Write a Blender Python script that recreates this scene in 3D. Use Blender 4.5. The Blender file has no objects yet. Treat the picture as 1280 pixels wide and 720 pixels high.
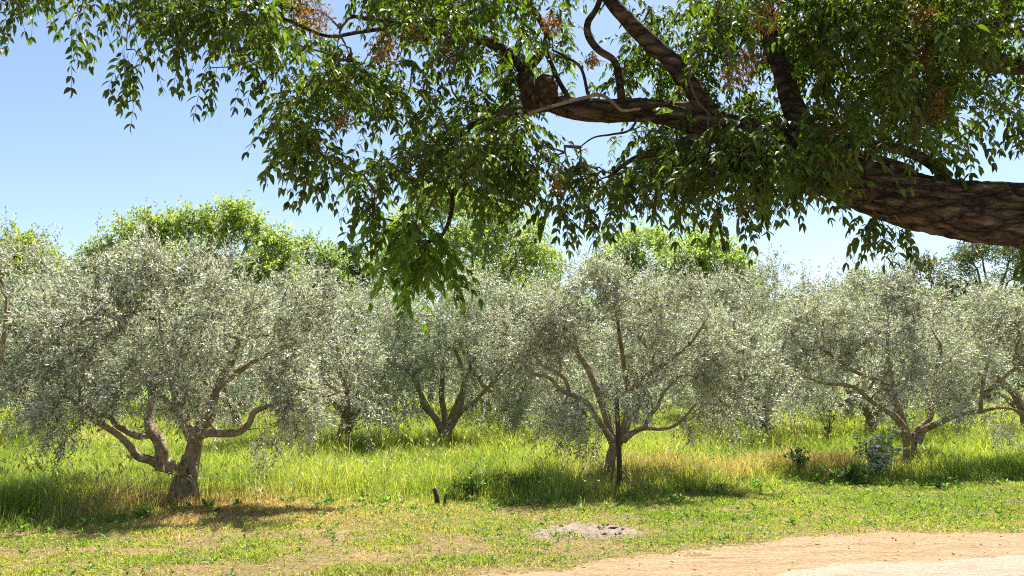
import bpy, math, random
import numpy as np
from mathutils import Vector, noise as mnoise

R = np.random.default_rng(7)
random.seed(7)
scene = bpy.context.scene
COL = scene.collection
rad = math.radians

# ------------------------------------------------------------------ camera model
F = 985.0            # focal length in pixels of the 1280 x 720 photograph
PITCH = rad(6.72)
CAMZ = 1.6
CP, SP = math.cos(PITCH), math.sin(PITCH)
HZN = 476.0


def at(px, py, Y):
    """World point seen at a pixel of the photograph, at distance Y in front of the camera."""
    u, v = (px - 640.0) / F, (360.0 - py) / F
    dy, dz = CP - SP * v, SP + CP * v
    s = Y / dy
    return np.array([u * s, Y, CAMZ + dz * s])


def ground_at(px, py):
    Y = CAMZ * F / (py - HZN)
    return at(px, py, Y)


# ------------------------------------------------------------------ small maths
def unit(a):
    return a / np.maximum(np.linalg.norm(a, axis=-1, keepdims=True), 1e-9)


def hash2(ix, iy, seed):
    h = (ix.astype(np.int64) * 374761393 + iy.astype(np.int64) * 668265263 + seed * 2147483647) & 0x7FFFFFFF
    h = ((h ^ (h >> 13)) * 1274126177) & 0x7FFFFFFF
    h = h ^ (h >> 16)
    return (h & 0xFFFF) / 65535.0


def vnoise(x, y, seed=0):
    x = np.asarray(x, float); y = np.asarray(y, float)
    ix, iy = np.floor(x), np.floor(y)
    fx, fy = x - ix, y - iy
    fx = fx * fx * (3 - 2 * fx); fy = fy * fy * (3 - 2 * fy)
    a = hash2(ix, iy, seed); b = hash2(ix + 1, iy, seed)
    c = hash2(ix, iy + 1, seed); d = hash2(ix + 1, iy + 1, seed)
    return (a * (1 - fx) + b * fx) * (1 - fy) + (c * (1 - fx) + d * fx) * fy


def fbm(x, y, seed=0, octv=4):
    s, amp, tot = 0.0, 1.0, 0.0
    for o in range(octv):
        s = s + amp * vnoise(x * 2 ** o, y * 2 ** o, seed + o * 17)
        tot += amp; amp *= 0.5
    return s / tot


def sstep(a, b, x):
    t = np.clip((x - a) / (b - a), 0, 1)
    return t * t * (3 - 2 * t)


# ------------------------------------------------------------------ mesh assembly
class Mesh:
    def __init__(self):
        self.v, self.l, self.n, self.c, self.mi, self.off, self.cur = [], [], [], [], [], 0, 0

    def add(self, V, Fc, C=None):
        V = np.asarray(V, float).reshape(-1, 3); Fc = np.asarray(Fc, int)
        self.v.append(V); self.l.append((Fc + self.off).ravel())
        self.n.append(np.full(len(Fc), Fc.shape[1])); self.mi.append(np.full(len(Fc), self.cur))
        if C is None:
            C = np.ones((len(V), 3)) * 0.5
        self.c.append(np.broadcast_to(C, (len(V), 3)))
        self.off += len(V)

    def more(self, Fc):
        Fc = np.asarray(Fc, int)
        self.l.append(Fc.ravel()); self.n.append(np.full(len(Fc), Fc.shape[1])); self.mi.append(np.full(len(Fc), self.cur))

    def build(self, name, mat, parent=None, origin=(0, 0, 0), smooth=True):
        V = np.concatenate(self.v) - np.asarray(origin, float)
        L = np.concatenate(self.l); N = np.concatenate(self.n); C = np.concatenate(self.c)
        me = bpy.data.meshes.new(name)
        me.vertices.add(len(V)); me.vertices.foreach_set('co', V.astype(np.float32).ravel())
        me.loops.add(len(L)); me.loops.foreach_set('vertex_index', L.astype(np.int32))
        me.polygons.add(len(N))
        st = np.concatenate([[0], np.cumsum(N)[:-1]])
        me.polygons.foreach_set('loop_start', st.astype(np.int32))
        me.polygons.foreach_set('use_smooth', np.full(len(N), smooth))
        ca = me.color_attributes.new('tint', 'FLOAT_COLOR', 'POINT')
        rgba = np.ones((len(V), 4), np.float32); rgba[:, :3] = C
        ca.data.foreach_set('color', rgba.ravel())
        me.update(calc_edges=True)
        for q in (mat if isinstance(mat, (list, tuple)) else [mat]):
            me.materials.append(q)
        me.polygons.foreach_set('material_index', np.concatenate(self.mi).astype(np.int32))
        o = bpy.data.objects.new(name, me)
        COL.objects.link(o)
        if parent is not None:
            o.parent = parent
        else:
            o.location = origin
        return o


def tag(o, label=None, cat=None, group=None, kind=None):
    for k, v in (('label', label), ('category', cat), ('group', group), ('kind', kind)):
        if v:
            o[k] = v
    return o


def empty(name, loc):
    o = bpy.data.objects.new(name, None)
    o.empty_display_size = 0.2
    o.location = loc
    COL.objects.link(o)
    return o


def copy_tree(o, parent=None):
    c = o.copy(); COL.objects.link(c)
    if parent is not None:
        c.parent = parent
    for ch in list(o.children):
        copy_tree(ch, c)
    return c


def catmull(pts, rr, step):
    """Smooth polyline through pts with radii rr, resampled about every step metres."""
    P = np.asarray(pts, float); rr = np.asarray(rr, float)
    if len(P) == 2:
        n = max(2, int(np.linalg.norm(P[1] - P[0]) / step) + 1)
        t = np.linspace(0, 1, n)[:, None]
        return P[0] + (P[1] - P[0]) * t, rr[0] + (rr[1] - rr[0]) * t[:, 0]
    Q = np.vstack([2 * P[0] - P[1], P, 2 * P[-1] - P[-2]])
    outp, outr = [], []
    for i in range(len(P) - 1):
        a, b, c, d = Q[i], Q[i + 1], Q[i + 2], Q[i + 3]
        n = max(2, int(np.linalg.norm(c - b) / step) + 1)
        t = np.linspace(0, 1, n, endpoint=False)[:, None]
        outp.append(0.5 * (2 * b + (c - a) * t + (2 * a - 5 * b + 4 * c - d) * t ** 2 + (3 * b - a - 3 * c + d) * t ** 3))
        outr.append(rr[i] + (rr[i + 1] - rr[i]) * t[:, 0])
    outp.append(P[-1:]); outr.append(rr[-1:])
    return np.vstack(outp), np.concatenate(outr)


def tube(mb, pts, rr, segs=8, rough=0.0, freq=6.0, flute=0.0, furrow=0.0, seed=0, cap=True, col=None):
    """A tapered tube along pts; rough = knobbly, flute = lobes along the length, furrow = lengthwise bark fissures."""
    P = np.asarray(pts, float); rr = np.asarray(rr, float)
    n = len(P)
    T = unit(np.gradient(P, axis=0))
    ref = np.array([0.0, 0.0, 1.0]) if abs(T[0][2]) < 0.9 else np.array([1.0, 0, 0])
    U = np.zeros_like(P)
    u = unit(np.cross(T[0], ref)); U[0] = u
    for i in range(1, n):
        u = u - T[i] * np.dot(u, T[i]); u = u / max(np.linalg.norm(u), 1e-9); U[i] = u
    W = np.cross(T, U)
    s = np.concatenate([[0], np.cumsum(np.linalg.norm(np.diff(P, axis=0), axis=1))])
    ang = np.linspace(0, 2 * math.pi, segs, endpoint=False)
    A, S = np.meshgrid(ang, s)
    rad_ = np.repeat(rr[:, None], segs, 1)
    m = np.ones_like(rad_)
    # angular coordinates that wrap: sample noise on a circle
    if rough:
        m += rough * (vnoise3(np.cos(A) * 1.3 + 7, np.sin(A) * 1.3 + 3, S * freq * 0.35, seed) - 0.5) * 2
    if flute:
        m += flute * np.sin(A * 4 + S * 3.0 + seed) + flute * 0.6 * np.sin(A * 7 - S * 2 + seed * 2)
    if furrow:
        q = vnoise3(np.cos(A) * 7.0 + 20 + np.sin(S * 9) * .25, np.sin(A) * 7.0 + 20, S * 9.0, seed + 5)
        q2 = vnoise3(np.cos(A) * 17.0 + 40, np.sin(A) * 17.0 + 40, S * 19.0, seed + 9)
        ridge = 1 - np.abs(q - 0.5) * 3.2
        m += furrow * (-np.clip(ridge, 0, 1) ** 2 + 0.7 * (q2 - 0.5))
    rad_ = rad_ * m
    V = P[:, None, :] + rad_[..., None] * (np.cos(A)[..., None] * U[:, None, :] + np.sin(A)[..., None] * W[:, None, :])
    idx = np.arange(n * segs).reshape(n, segs)
    a = idx[:-1]; b = np.roll(a, -1, 1); c = np.roll(idx[1:], -1, 1); d = idx[1:]
    Fq = np.stack([a, b, c, d], -1).reshape(-1, 4)
    C = None if col is None else np.asarray(col)
    base = mb.off
    mb.add(V.reshape(-1, 3), Fq, C)
    if cap:
        tip = P[-1] + T[-1] * rr[-1] * 0.5
        mb.add(np.vstack([V[-1], tip[None]]), np.array([[i, (i + 1) % segs, segs] for i in range(segs)]), C)


def vnoise3(x, y, z, seed):
    iz = np.floor(z); fz = z - iz; fz = fz * fz * (3 - 2 * fz)
    # two 2-D layers, offset by the layer number
    a = vnoise(x + iz * 31.7, y + iz * 17.3, seed)
    b = vnoise(x + (iz + 1) * 31.7, y + (iz + 1) * 17.3, seed)
    return a * (1 - fz) + b * fz


# ------------------------------------------------------------------ leaves
def add_leaves(mb, P, D, L, W, C, fold=0.0, spin=None, detail=False):
    """Leaf blades: P base, D direction, L length, W width. detail = pointed oval with a folded midrib."""
    n = len(P)
    rnd = unit(R.normal(size=(n, 3))) if spin is None else spin
    S = unit(np.cross(D, rnd)); N = np.cross(S, D)
    L = np.broadcast_to(L, n)[:, None]; W = np.broadcast_to(W, n)[:, None]
    if not detail:
        mid = P + D * L * 0.48 + N * W * fold
        V = np.stack([P, mid + S * W * .5, P + D * L, mid - S * W * .5], 1)
        Fq = np.arange(n * 4).reshape(n, 4)
        mb.add(V.reshape(-1, 3), Fq, np.repeat(C, 4, 0))
    else:
        dn = -N * L * 0.10
        m1 = P + D * L * .30; m2 = P + D * L * .66 + dn * .5
        up = N * W * .16
        V = np.stack([P, m1 + S * W * .48 + up, m1, m1 - S * W * .48 + up,
                      m2 + S * W * .36 + up, m2, m2 - S * W * .36 + up, P + D * L + dn * 1.5], 1)
        b = np.arange(n)[:, None] * 8
        tri = np.concatenate([b + np.array([[0, 2, 1]]), b + np.array([[0, 3, 2]]),
                              b + np.array([[4, 5, 7]]), b + np.array([[5, 6, 7]])], 0)
        quad = np.concatenate([b + np.array([[1, 2, 5, 4]]), b + np.array([[2, 3, 6, 5]])], 0)
        CC = np.repeat(C, 8, 0)
        off = mb.off
        mb.add(V.reshape(-1, 3), quad, CC)
        # the triangles reuse the same vertices
        mb.more(tri + off)


def jitter_col(base, n, hue=0.12, val=0.25):
    base = np.asarray(base, float)
    v = 1 + R.normal(0, val, (n, 1))
    h = R.normal(0, hue, (n, 1))
    c = base[None] * np.clip(v, .35, 2) * np.concatenate([1 + h, 1 + h * .25, 1 - h], 1)
    return np.clip(c, 0.003, 1)


def shoots(mb, p, d, l, nl, droop, leafL, leafW, base, spread=0.9, hue=.1, val=.25, stem=None, cvar=None):
    """Leafy shoots: start p, direction d, length l; nl leaves each in crossing pairs."""
    m = len(p)
    t = np.linspace(0.08, 1, nl)[None, :, None]
    l3 = l[:, None, None]
    pos = p[:, None] + d[:, None] * l3 * t
    pos[..., 2] -= (droop * l)[:, None] * (t[..., 0] ** 2)
    tan = np.repeat(d[:, None], nl, 1).copy()
    tan[..., 2] -= 2 * droop[:, None] * t[..., 0]
    tan = unit(tan)
    ref = unit(R.normal(size=(m, 1, 3)))
    s1 = unit(np.cross(tan, ref)); s2 = np.cross(tan, s1)
    k = np.arange(nl)[None, :, None]
    phi = k * (math.pi / 2 + 0.15) + (k % 2) * math.pi + R.normal(0, .35, (m, nl, 1))
    side = s1 * np.cos(phi) + s2 * np.sin(phi)
    D = unit(tan * (1.1 - spread * .4) + side * spread + R.normal(0, .15, (m, nl, 3)))
    P = pos.reshape(-1, 3); D = D.reshape(-1, 3); n = len(P)
    sc = R.uniform(.7, 1.2, n)
    tv = np.repeat(R.normal(0, val * .4, (m, 1)) + (0 if cvar is None else cvar), nl, 0).reshape(-1, 1)
    C = jitter_col(base, n, hue, val) * (1 + tv)
    add_leaves(mb, P, D, leafL * sc, leafW * sc, np.clip(C, .003, 1), fold=.15)
    if stem is not None:
        tp = pos[:, ::max(1, nl // 3)]
        for i in range(m):
            tube(stem, tp[i], np.linspace(.004, .0015, len(tp[i])), 3, cap=False)


def grow(limb_pts, limb_r, clusters, up_bias=0.4, r_tip=0.004, seg=0.09, wob=0.05, r_max=0.03):
    """Twigs from the nearest wood to every cluster centre; later twigs may spring from earlier ones."""
    nodes = [np.asarray(limb_pts)]; owner = [np.full(len(limb_pts), -1)]
    base_r = np.asarray(limb_r)
    allp = np.asarray(limb_pts).copy()
    d0 = np.array([np.min(np.linalg.norm(allp - c, axis=1)) for c in clusters])
    order = np.argsort(d0)
    paths, par = [], []
    pid = np.full(len(allp), -1)
    cur = allp
    for ci in order:
        c = clusters[ci]
        dv = c - cur
        dist = np.linalg.norm(dv, axis=1) + up_bias * np.clip(-dv[:, 2], 0, None)
        j = int(np.argmin(dist))
        a = cur[j]
        ln = np.linalg.norm(c - a)
        n = max(3, int(ln / seg))
        t = np.linspace(0, 1, n)[:, None]
        bend = R.normal(0, 1, 3) * ln * .16 + np.array([0, 0, ln * .12])
        pts = a + (c - a) * t + bend * np.sin(t * math.pi) + R.normal(0, wob * .25, (n, 3)) * np.sin(t * math.pi)
        paths.append(pts); par.append(pid[j])
        cur = np.vstack([cur, pts[1:]]); pid = np.concatenate([pid, np.full(n - 1, len(paths) - 1)])
    cnt = np.ones(len(paths))
    for i in range(len(paths) - 1, -1, -1):
        if par[i] >= 0:
            cnt[par[i]] += cnt[i]
    out = []
    for i, pts in enumerate(paths):
        r0 = min(r_max, r_tip * (1.2 + cnt[i] ** .55))
        out.append((pts, np.linspace(r0, r_tip, len(pts))))
    return out, order


# ------------------------------------------------------------------ materials
def new_mat(name):
    m = bpy.data.materials.new(name); m.use_nodes = True
    nt = m.node_tree; nt.nodes.clear()
    out = nt.nodes.new('ShaderNodeOutputMaterial')
    return m, nt, out


def N(nt, typ, **kw):
    n = nt.nodes.new(typ)
    for k, v in kw.items():
        if k.startswith('i_'):
            n.inputs[k[2:].replace('_', ' ')].default_value = v
        else:
            setattr(n, k, v)
    return n


def leaf_mat(name, trans=0.35, rough=.45, spec=.35, back=None, back_mix=.8, tgain=(1.15, 1.2, .5)):
    m, nt, out = new_mat(name)
    L = nt.links.new
    a = N(nt, 'ShaderNodeAttribute', attribute_name='tint')
    colr = a.outputs['Color']
    if back:
        g = N(nt, 'ShaderNodeNewGeometry')
        mx = N(nt, 'ShaderNodeMix', data_type='RGBA')
        ml = N(nt, 'ShaderNodeMath', operation='MULTIPLY'); ml.inputs[1].default_value = back_mix
        L(g.outputs['Backfacing'], ml.inputs[0]); L(ml.outputs[0], mx.inputs[0])
        L(colr, mx.inputs[6]); mx.inputs[7].default_value = (*back, 1)
        colr = mx.outputs[2]
    p = N(nt, 'ShaderNodeBsdfPrincipled')
    p.inputs['Roughness'].default_value = rough
    p.inputs['Specular IOR Level'].default_value = spec
    L(colr, p.inputs['Base Color'])
    t = N(nt, 'ShaderNodeBsdfTranslucent')
    mt = N(nt, 'ShaderNodeMix', data_type='RGBA', blend_type='MULTIPLY')
    mt.inputs[0].default_value = 1
    L(colr, mt.inputs[6]); mt.inputs[7].default_value = (*tgain, 1)
    mt.clamp_result = False
    L(mt.outputs[2], t.inputs['Color'])
    ms = N(nt, 'ShaderNodeMixShader'); ms.inputs[0].default_value = trans
    L(p.outputs[0], ms.inputs[1]); L(t.outputs[0], ms.inputs[2])
    L(ms.outputs[0], out.inputs[0])
    return m


def bark_mat(name, dark, light, moss=None, scale=9.0, stretch=(1, 1, 1), bump=.6, bdist=.02, crack=0.0):
    m, nt, out = new_mat(name)
    L = nt.links.new
    tc = N(nt, 'ShaderNodeTexCoord')
    mp = N(nt, 'ShaderNodeMapping'); mp.inputs['Scale'].default_value = stretch; mp.inputs['Rotation'].default_value = (0, 0, rad(-14 if stretch[0] < 1 else 0))
    L(tc.outputs['Object'], mp.inputs[0])
    n1 = N(nt, 'ShaderNodeTexNoise'); n1.inputs['Scale'].default_value = scale; n1.inputs['Detail'].default_value = 7
    n1.inputs['Roughness'].default_value = .68
    L(mp.outputs[0], n1.inputs['Vector'])
    vo = N(nt, 'ShaderNodeTexVoronoi', feature='DISTANCE_TO_EDGE'); vo.inputs['Scale'].default_value = scale * .8
    dm = N(nt, 'ShaderNodeVectorMath', operation='MULTIPLY_ADD')
    dm.inputs[1].default_value = (.12, .12, .12)
    L(n1.outputs['Color'], dm.inputs[0]); L(mp.outputs[0], dm.inputs[2])
    L(dm.outputs[0], vo.inputs['Vector'])
    cr = N(nt, 'ShaderNodeValToRGB')
    e = cr.color_ramp.elements
    e[0].position = .3; e[0].color = (*dark, 1); e[1].position = .7; e[1].color = (*light, 1)
    L(n1.outputs['Fac'], cr.inputs[0])
    colr = cr.outputs[0]
    if moss:
        n2 = N(nt, 'ShaderNodeTexNoise'); n2.inputs['Scale'].default_value = 3.1; n2.inputs['Detail'].default_value = 5
        L(tc.outputs['Object'], n2.inputs['Vector'])
        r2 = N(nt, 'ShaderNodeMapRange'); r2.inputs[1].default_value = .52; r2.inputs[2].default_value = .66
        r2.inputs[4].default_value = .75
        L(n2.outputs['Fac'], r2.inputs[0])
        mx = N(nt, 'ShaderNodeMix', data_type='RGBA')
        L(r2.outputs[0], mx.inputs[0]); L(colr, mx.inputs[6]); mx.inputs[7].default_value = (*moss, 1)
        colr = mx.outputs[2]
    if crack:                                    # dirt-dark fissures between the bark plates
        rk = N(nt, 'ShaderNodeMapRange'); rk.inputs[1].default_value = .015; rk.inputs[2].default_value = .11
        rk.inputs[3].default_value = crack; rk.inputs[4].default_value = 0
        L(vo.outputs['Distance'], rk.inputs[0])
        mk = N(nt, 'ShaderNodeMix', data_type='RGBA')
        L(rk.outputs[0], mk.inputs[0]); L(colr, mk.inputs[6]); mk.inputs[7].default_value = (*[q * .6 for q in dark], 1)
        colr = mk.outputs[2]
    p = N(nt, 'ShaderNodeBsdfPrincipled'); p.inputs['Roughness'].default_value = .9
    p.inputs['Specular IOR Level'].default_value = .15
    L(colr, p.inputs['Base Color'])
    mr = N(nt, 'ShaderNodeMapRange'); mr.inputs[2].default_value = .25
    L(vo.outputs['Distance'], mr.inputs[0])
    ad = N(nt, 'ShaderNodeMath', operation='ADD')
    L(mr.outputs[0], ad.inputs[0]); L(n1.outputs['Fac'], ad.inputs[1])
    b = N(nt, 'ShaderNodeBump'); b.inputs['Strength'].default_value = bump; b.inputs['Distance'].default_value = bdist
    L(ad.outputs[0], b.inputs['Height']); L(b.outputs[0], p.inputs['Normal'])
    L(p.outputs[0], out.inputs[0])
    return m


def soil_mat(name, cols, scale=.9, fine=40, bump=.5, bdist=.02, rough=.95, stretch=(1, 1, 1), meadow=None):
    """Soil, sand or gravel: colours blended by noise at two scales."""
    m, nt, out = new_mat(name)
    L = nt.links.new
    tc = N(nt, 'ShaderNodeTexCoord')
    n1 = N(nt, 'ShaderNodeTexNoise'); n1.inputs['Scale'].default_value = scale; n1.inputs['Detail'].default_value = 8
    n1.inputs['Roughness'].default_value = .62
    mp = N(nt, 'ShaderNodeMapping'); mp.inputs['Scale'].default_value = stretch
    L(tc.outputs['Object'], mp.inputs[0]); L(mp.outputs[0], n1.inputs['Vector'])
    cr = N(nt, 'ShaderNodeValToRGB')
    e = cr.color_ramp.elements
    k = len(cols)
    e[0].position = .28; e[0].color = (*cols[0], 1); e[1].position = .72; e[1].color = (*cols[-1], 1)
    for i in range(1, k - 1):
        q = e.new(.28 + .44 * i / (k - 1)); q.color = (*cols[i], 1)
    L(n1.outputs['Fac'], cr.inputs[0])
    colr = cr.outputs[0]
    if meadow:                                   # the soil under the orchard is overgrown
        sx = N(nt, 'ShaderNodeSeparateXYZ'); L(tc.outputs['Object'], sx.inputs[0])
        q = N(nt, 'ShaderNodeMapRange'); q.inputs[1].default_value = 10.5; q.inputs[2].default_value = 15
        L(sx.outputs['Y'], q.inputs[0])
        mm = N(nt, 'ShaderNodeMix', data_type='RGBA'); L(q.outputs[0], mm.inputs[0]); L(colr, mm.inputs[6]); mm.inputs[7].default_value = (*meadow, 1)
        colr = mm.outputs[2]
    n2 = N(nt, 'ShaderNodeTexNoise'); n2.inputs['Scale'].default_value = fine; n2.inputs['Detail'].default_value = 6; n2.inputs['Roughness'].default_value = .7
    L(tc.outputs['Object'], n2.inputs['Vector'])
    mr = N(nt, 'ShaderNodeMapRange'); mr.inputs[1].default_value = .3; mr.inputs[2].default_value = .7
    mr.inputs[3].default_value = .68; mr.inputs[4].default_value = 1.25
    L(n2.outputs['Fac'], mr.inputs[0])
    mx = N(nt, 'ShaderNodeVectorMath', operation='SCALE')
    L(colr, mx.inputs[0]); L(mr.outputs[0], mx.inputs['Scale'])
    p = N(nt, 'ShaderNodeBsdfPrincipled'); p.inputs['Roughness'].default_value = rough
    p.inputs['Specular IOR Level'].default_value = .1
    L(mx.outputs[0], p.inputs['Base Color'])
    ad = N(nt, 'ShaderNodeMath', operation='ADD')
    L(n1.outputs['Fac'], ad.inputs[0]); L(n2.outputs['Fac'], ad.inputs[1])
    b = N(nt, 'ShaderNodeBump'); b.inputs['Strength'].default_value = bump; b.inputs['Distance'].default_value = bdist
    L(ad.outputs[0], b.inputs['Height']); L(b.outputs[0], p.inputs['Normal'])
    L(p.outputs[0], out.inputs[0])
    return m


M_OLIVE = leaf_mat('olive_leaf', trans=.30, rough=.42, spec=.5, back=(.64, .63, .56), back_mix=.75, tgain=(1.15, 1.2, .8))
M_GREEN = leaf_mat('fresh_leaf', trans=.52, rough=.5, spec=.35, tgain=(1.08, 1.15, .75))
M_SHADE = leaf_mat('ash_leaflet', trans=.45, rough=.5, spec=.25, tgain=(1.5, 1.6, .3))
M_DRYLEAF = leaf_mat('withered_leaf', trans=.35, rough=.7, spec=.1, tgain=(1.2, 1.0, .6))
M_GRASS = leaf_mat('grass_blade', trans=.45, rough=.5, spec=.25, tgain=(1.15, 1.2, .55))
M_FLOWER = leaf_mat('white_petal', trans=.3, rough=.6, spec=.2, tgain=(1, 1, 1))
M_OBARK = bark_mat('olive_bark', (.10, .07, .045), (.44, .345, .22), scale=11, bump=.7, bdist=.02)
M_BBARK = bark_mat('shade_tree_bark', (.03, .021, .015), (.24, .17, .11), moss=(.14, .12, .045), scale=11,
                   stretch=(.42, 1.2, 1.5), bump=1.0, bdist=.05, crack=.8)
M_TWIG = bark_mat('twig_bark', (.07, .045, .03), (.17, .12, .075), scale=20, bump=.3, bdist=.005)
M_FARBARK = bark_mat('far_bark', (.06, .045, .03), (.16, .12, .08), scale=5)
M_STAKE = bark_mat('weathered_wood', (.04, .03, .02), (.15, .12, .08), scale=16, stretch=(3, 3, .4))

# ------------------------------------------------------------------ ground plan
EDGE_X = np.array([-30, -9, -4, -1.6, -.26, .42, 1.02, 1.7, 2.78, 3.9, 5.4, 9, 30])
EDGE_Y = np.array([2.0, 3.2, 5.0, 6.15, 6.56, 6.84, 7.2, 7.6, 8.04, 8.38, 8.32, 8.6, 9.5])


def path_edge(x):
    return np.interp(x, EDGE_X, EDGE_Y) + .17 + (fbm(np.asarray(x) * 2.2, np.zeros_like(x), 91) - .5) * .35 + (fbm(np.asarray(x) * 9, np.zeros_like(x), 47, 3) - .5) * .16


PALE_X = np.array([-30, -3, 1.4, 2.3, 3.25, 4.7, 9, 30])
PALE_Y = np.array([-1.0, 3.6, 6.1, 6.75, 7.03, 7.28, 7.8, 8.8])


def pale_edge(x):
    return np.interp(x, PALE_X, PALE_Y) + (fbm(np.asarray(x) * 1.7, np.zeros_like(x), 55) - .5) * .25 + (fbm(np.asarray(x) * 7, np.zeros_like(x), 48, 3) - .5) * .25


TALL_X = np.array([-30, -7, -5.5, -4.9, -4.3, -3.3, -2.05, -.84, .64, 1.8, 3.1, 4.7, 8.1, 30])
TALL_Y = np.array([8.0, 8.2, 8.4, 8.85, 9.6, 10.5, 10.8, 10.5, 10.6, 11.0, 11.9, 12.8, 12.4, 12.4])


def tall_edge(x):
    return np.interp(x, TALL_X, TALL_Y) + (fbm(np.asarray(x) * 1.3, np.zeros_like(x), 23) - .5) * .9 + (fbm(np.asarray(x) * 4, np.zeros_like(x), 29, 2) - .5) * .4


def height(x, y):
    k = sstep(8.5, 13, y)
    return k * (fbm(x * .35, y * .35, 3, 3) - .5) * .22 + (fbm(x * .8, y * .8, 8, 3) - .5) * .05 * sstep(6.2, 9, y)


def sheet(name, mat, xs, ylo, yhi, nv, lift, relief=0.0):
    """A strip of surface between two edge lines, following the ground, lift above it."""
    t = np.linspace(0, 1, nv)
    X = np.repeat(xs[:, None], nv, 1)
    Yy = ylo[:, None] * (1 - t) + yhi[:, None] * t
    Z = height(X, Yy) + lift + relief * (fbm(X * .9, Yy * 4.5, 66, 4) - .35) * sstep(0, .25, yhi[:, None] - Yy)
    V = np.stack([X, Yy, Z], -1)
    n = len(xs)
    idx = np.arange(n * nv).reshape(n, nv)
    Fq = np.stack([idx[:-1, :-1], idx[1:, :-1], idx[1:, 1:], idx[:-1, 1:]], -1).reshape(-1, 4)
    mb = Mesh(); mb.add(V.reshape(-1, 3), Fq)
    o = mb.build(name, mat)
    o['kind'] = 'structure'
    return o


# ground: fine near the camera, coarse to the horizon
gx = np.concatenate([-np.geomspace(600, 26, 16), np.arange(-25, 25.1, .25), np.geomspace(26, 600, 16)])
gy = np.concatenate([-np.geomspace(80, 5, 8), np.arange(-4, 34, .25), np.geomspace(35, 900, 24)])
GX, GY = np.meshgrid(gx, gy, indexing='ij')
GZ = height(GX, GY)
idx = np.arange(GX.size).reshape(GX.shape)
mb = Mesh()
mb.add(np.stack([GX, GY, GZ], -1).reshape(-1, 3),
       np.stack([idx[:-1, :-1], idx[1:, :-1], idx[1:, 1:], idx[:-1, 1:]], -1).reshape(-1, 4))
M_GROUND = soil_mat('turf_soil', [(.30, .185, .10), (.24, .165, .08), (.17, .14, .055), (.25, .18, .08), (.34, .225, .125)], scale=1.3, fine=28, meadow=(.13, .17, .03), bdist=.04, bump=.9)
g = mb.build('ground', M_GROUND); g['kind'] = 'structure'

xs = np.arange(-26, 26.01, .08)
M_SAND = soil_mat('sandy_earth', [(.21, .11, .055), (.42, .295, .18), (.36, .23, .125), (.47, .36, .24)], scale=2.6, fine=24, bump=1.0, bdist=.06, stretch=(.35, 1.8, 1))
M_PALE = soil_mat('pale_gravel', [(.32, .215, .145), (.46, .36, .27), (.42, .31, .22)], scale=3.0, fine=34, bump=1.0, bdist=.05, stretch=(.6, 1.4, 1))
sheet('dirt_path', M_SAND, xs, np.full(len(xs), -4.0), path_edge(xs), 260, .006, .07)
sheet('gravel_road', M_PALE, xs, np.full(len(xs), -3.9), pale_edge(xs), 200, .05, .045)

# ------------------------------------------------------------------ grass
def blades(mb, x, y, h, w, lean, C, head=None):
    """Grass blades of two joints: x, y, height, width, lean vector length, colour."""
    n = len(x)
    z = height(x, y) - .005
    a = R.uniform(0, 2 * math.pi, n)
    sx, sy = np.cos(a) * w * .5, np.sin(a) * w * .5
    b = R.uniform(0, 2 * math.pi, n)
    lx, ly = np.cos(b) * lean * h, np.sin(b) * lean * h
    V = np.empty((n, 5, 3))
    V[:, 0] = np.stack([x - sx, y - sy, z], 1); V[:, 1] = np.stack([x + sx, y + sy, z], 1)
    V[:, 2] = np.stack([x + lx * .4 + sx * .8, y + ly * .4 + sy * .8, z + h * .6], 1)
    V[:, 3] = np.stack([x + lx * .4 - sx * .8, y + ly * .4 - sy * .8, z + h * .6], 1)
    V[:, 4] = np.stack([x + lx, y + ly, z + h * (1 - .25 * np.minimum(lean, 1.5))], 1)
    base = np.arange(n)[:, None] * 5
    off = mb.off
    mb.add(V.reshape(-1, 3), base + np.array([[0, 1, 2, 3]]), np.repeat(C, 5, 0))
    mb.more(base + np.array([[3, 2, 4]]) + off)


GREEN = np.array([.20, .30, .04]); LIME = np.array([.36, .42, .08])
STRAW = np.array([.54, .41, .22]); RUST = np.array([.46, .28, .13])


def mixc(a, b, t):
    return a[None] * (1 - t[:, None]) + b[None] * t[:, None]


def scatter(n, y0, y1, margin=2.0, power=1.0):
    u = R.uniform(0, 1, n)
    if power == 0:
        y = y0 * (y1 / y0) ** u
    else:
        y = y0 + (y1 - y0) * u
    x = R.uniform(-1, 1, n) * (.68 * y + margin)
    return x, y


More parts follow.
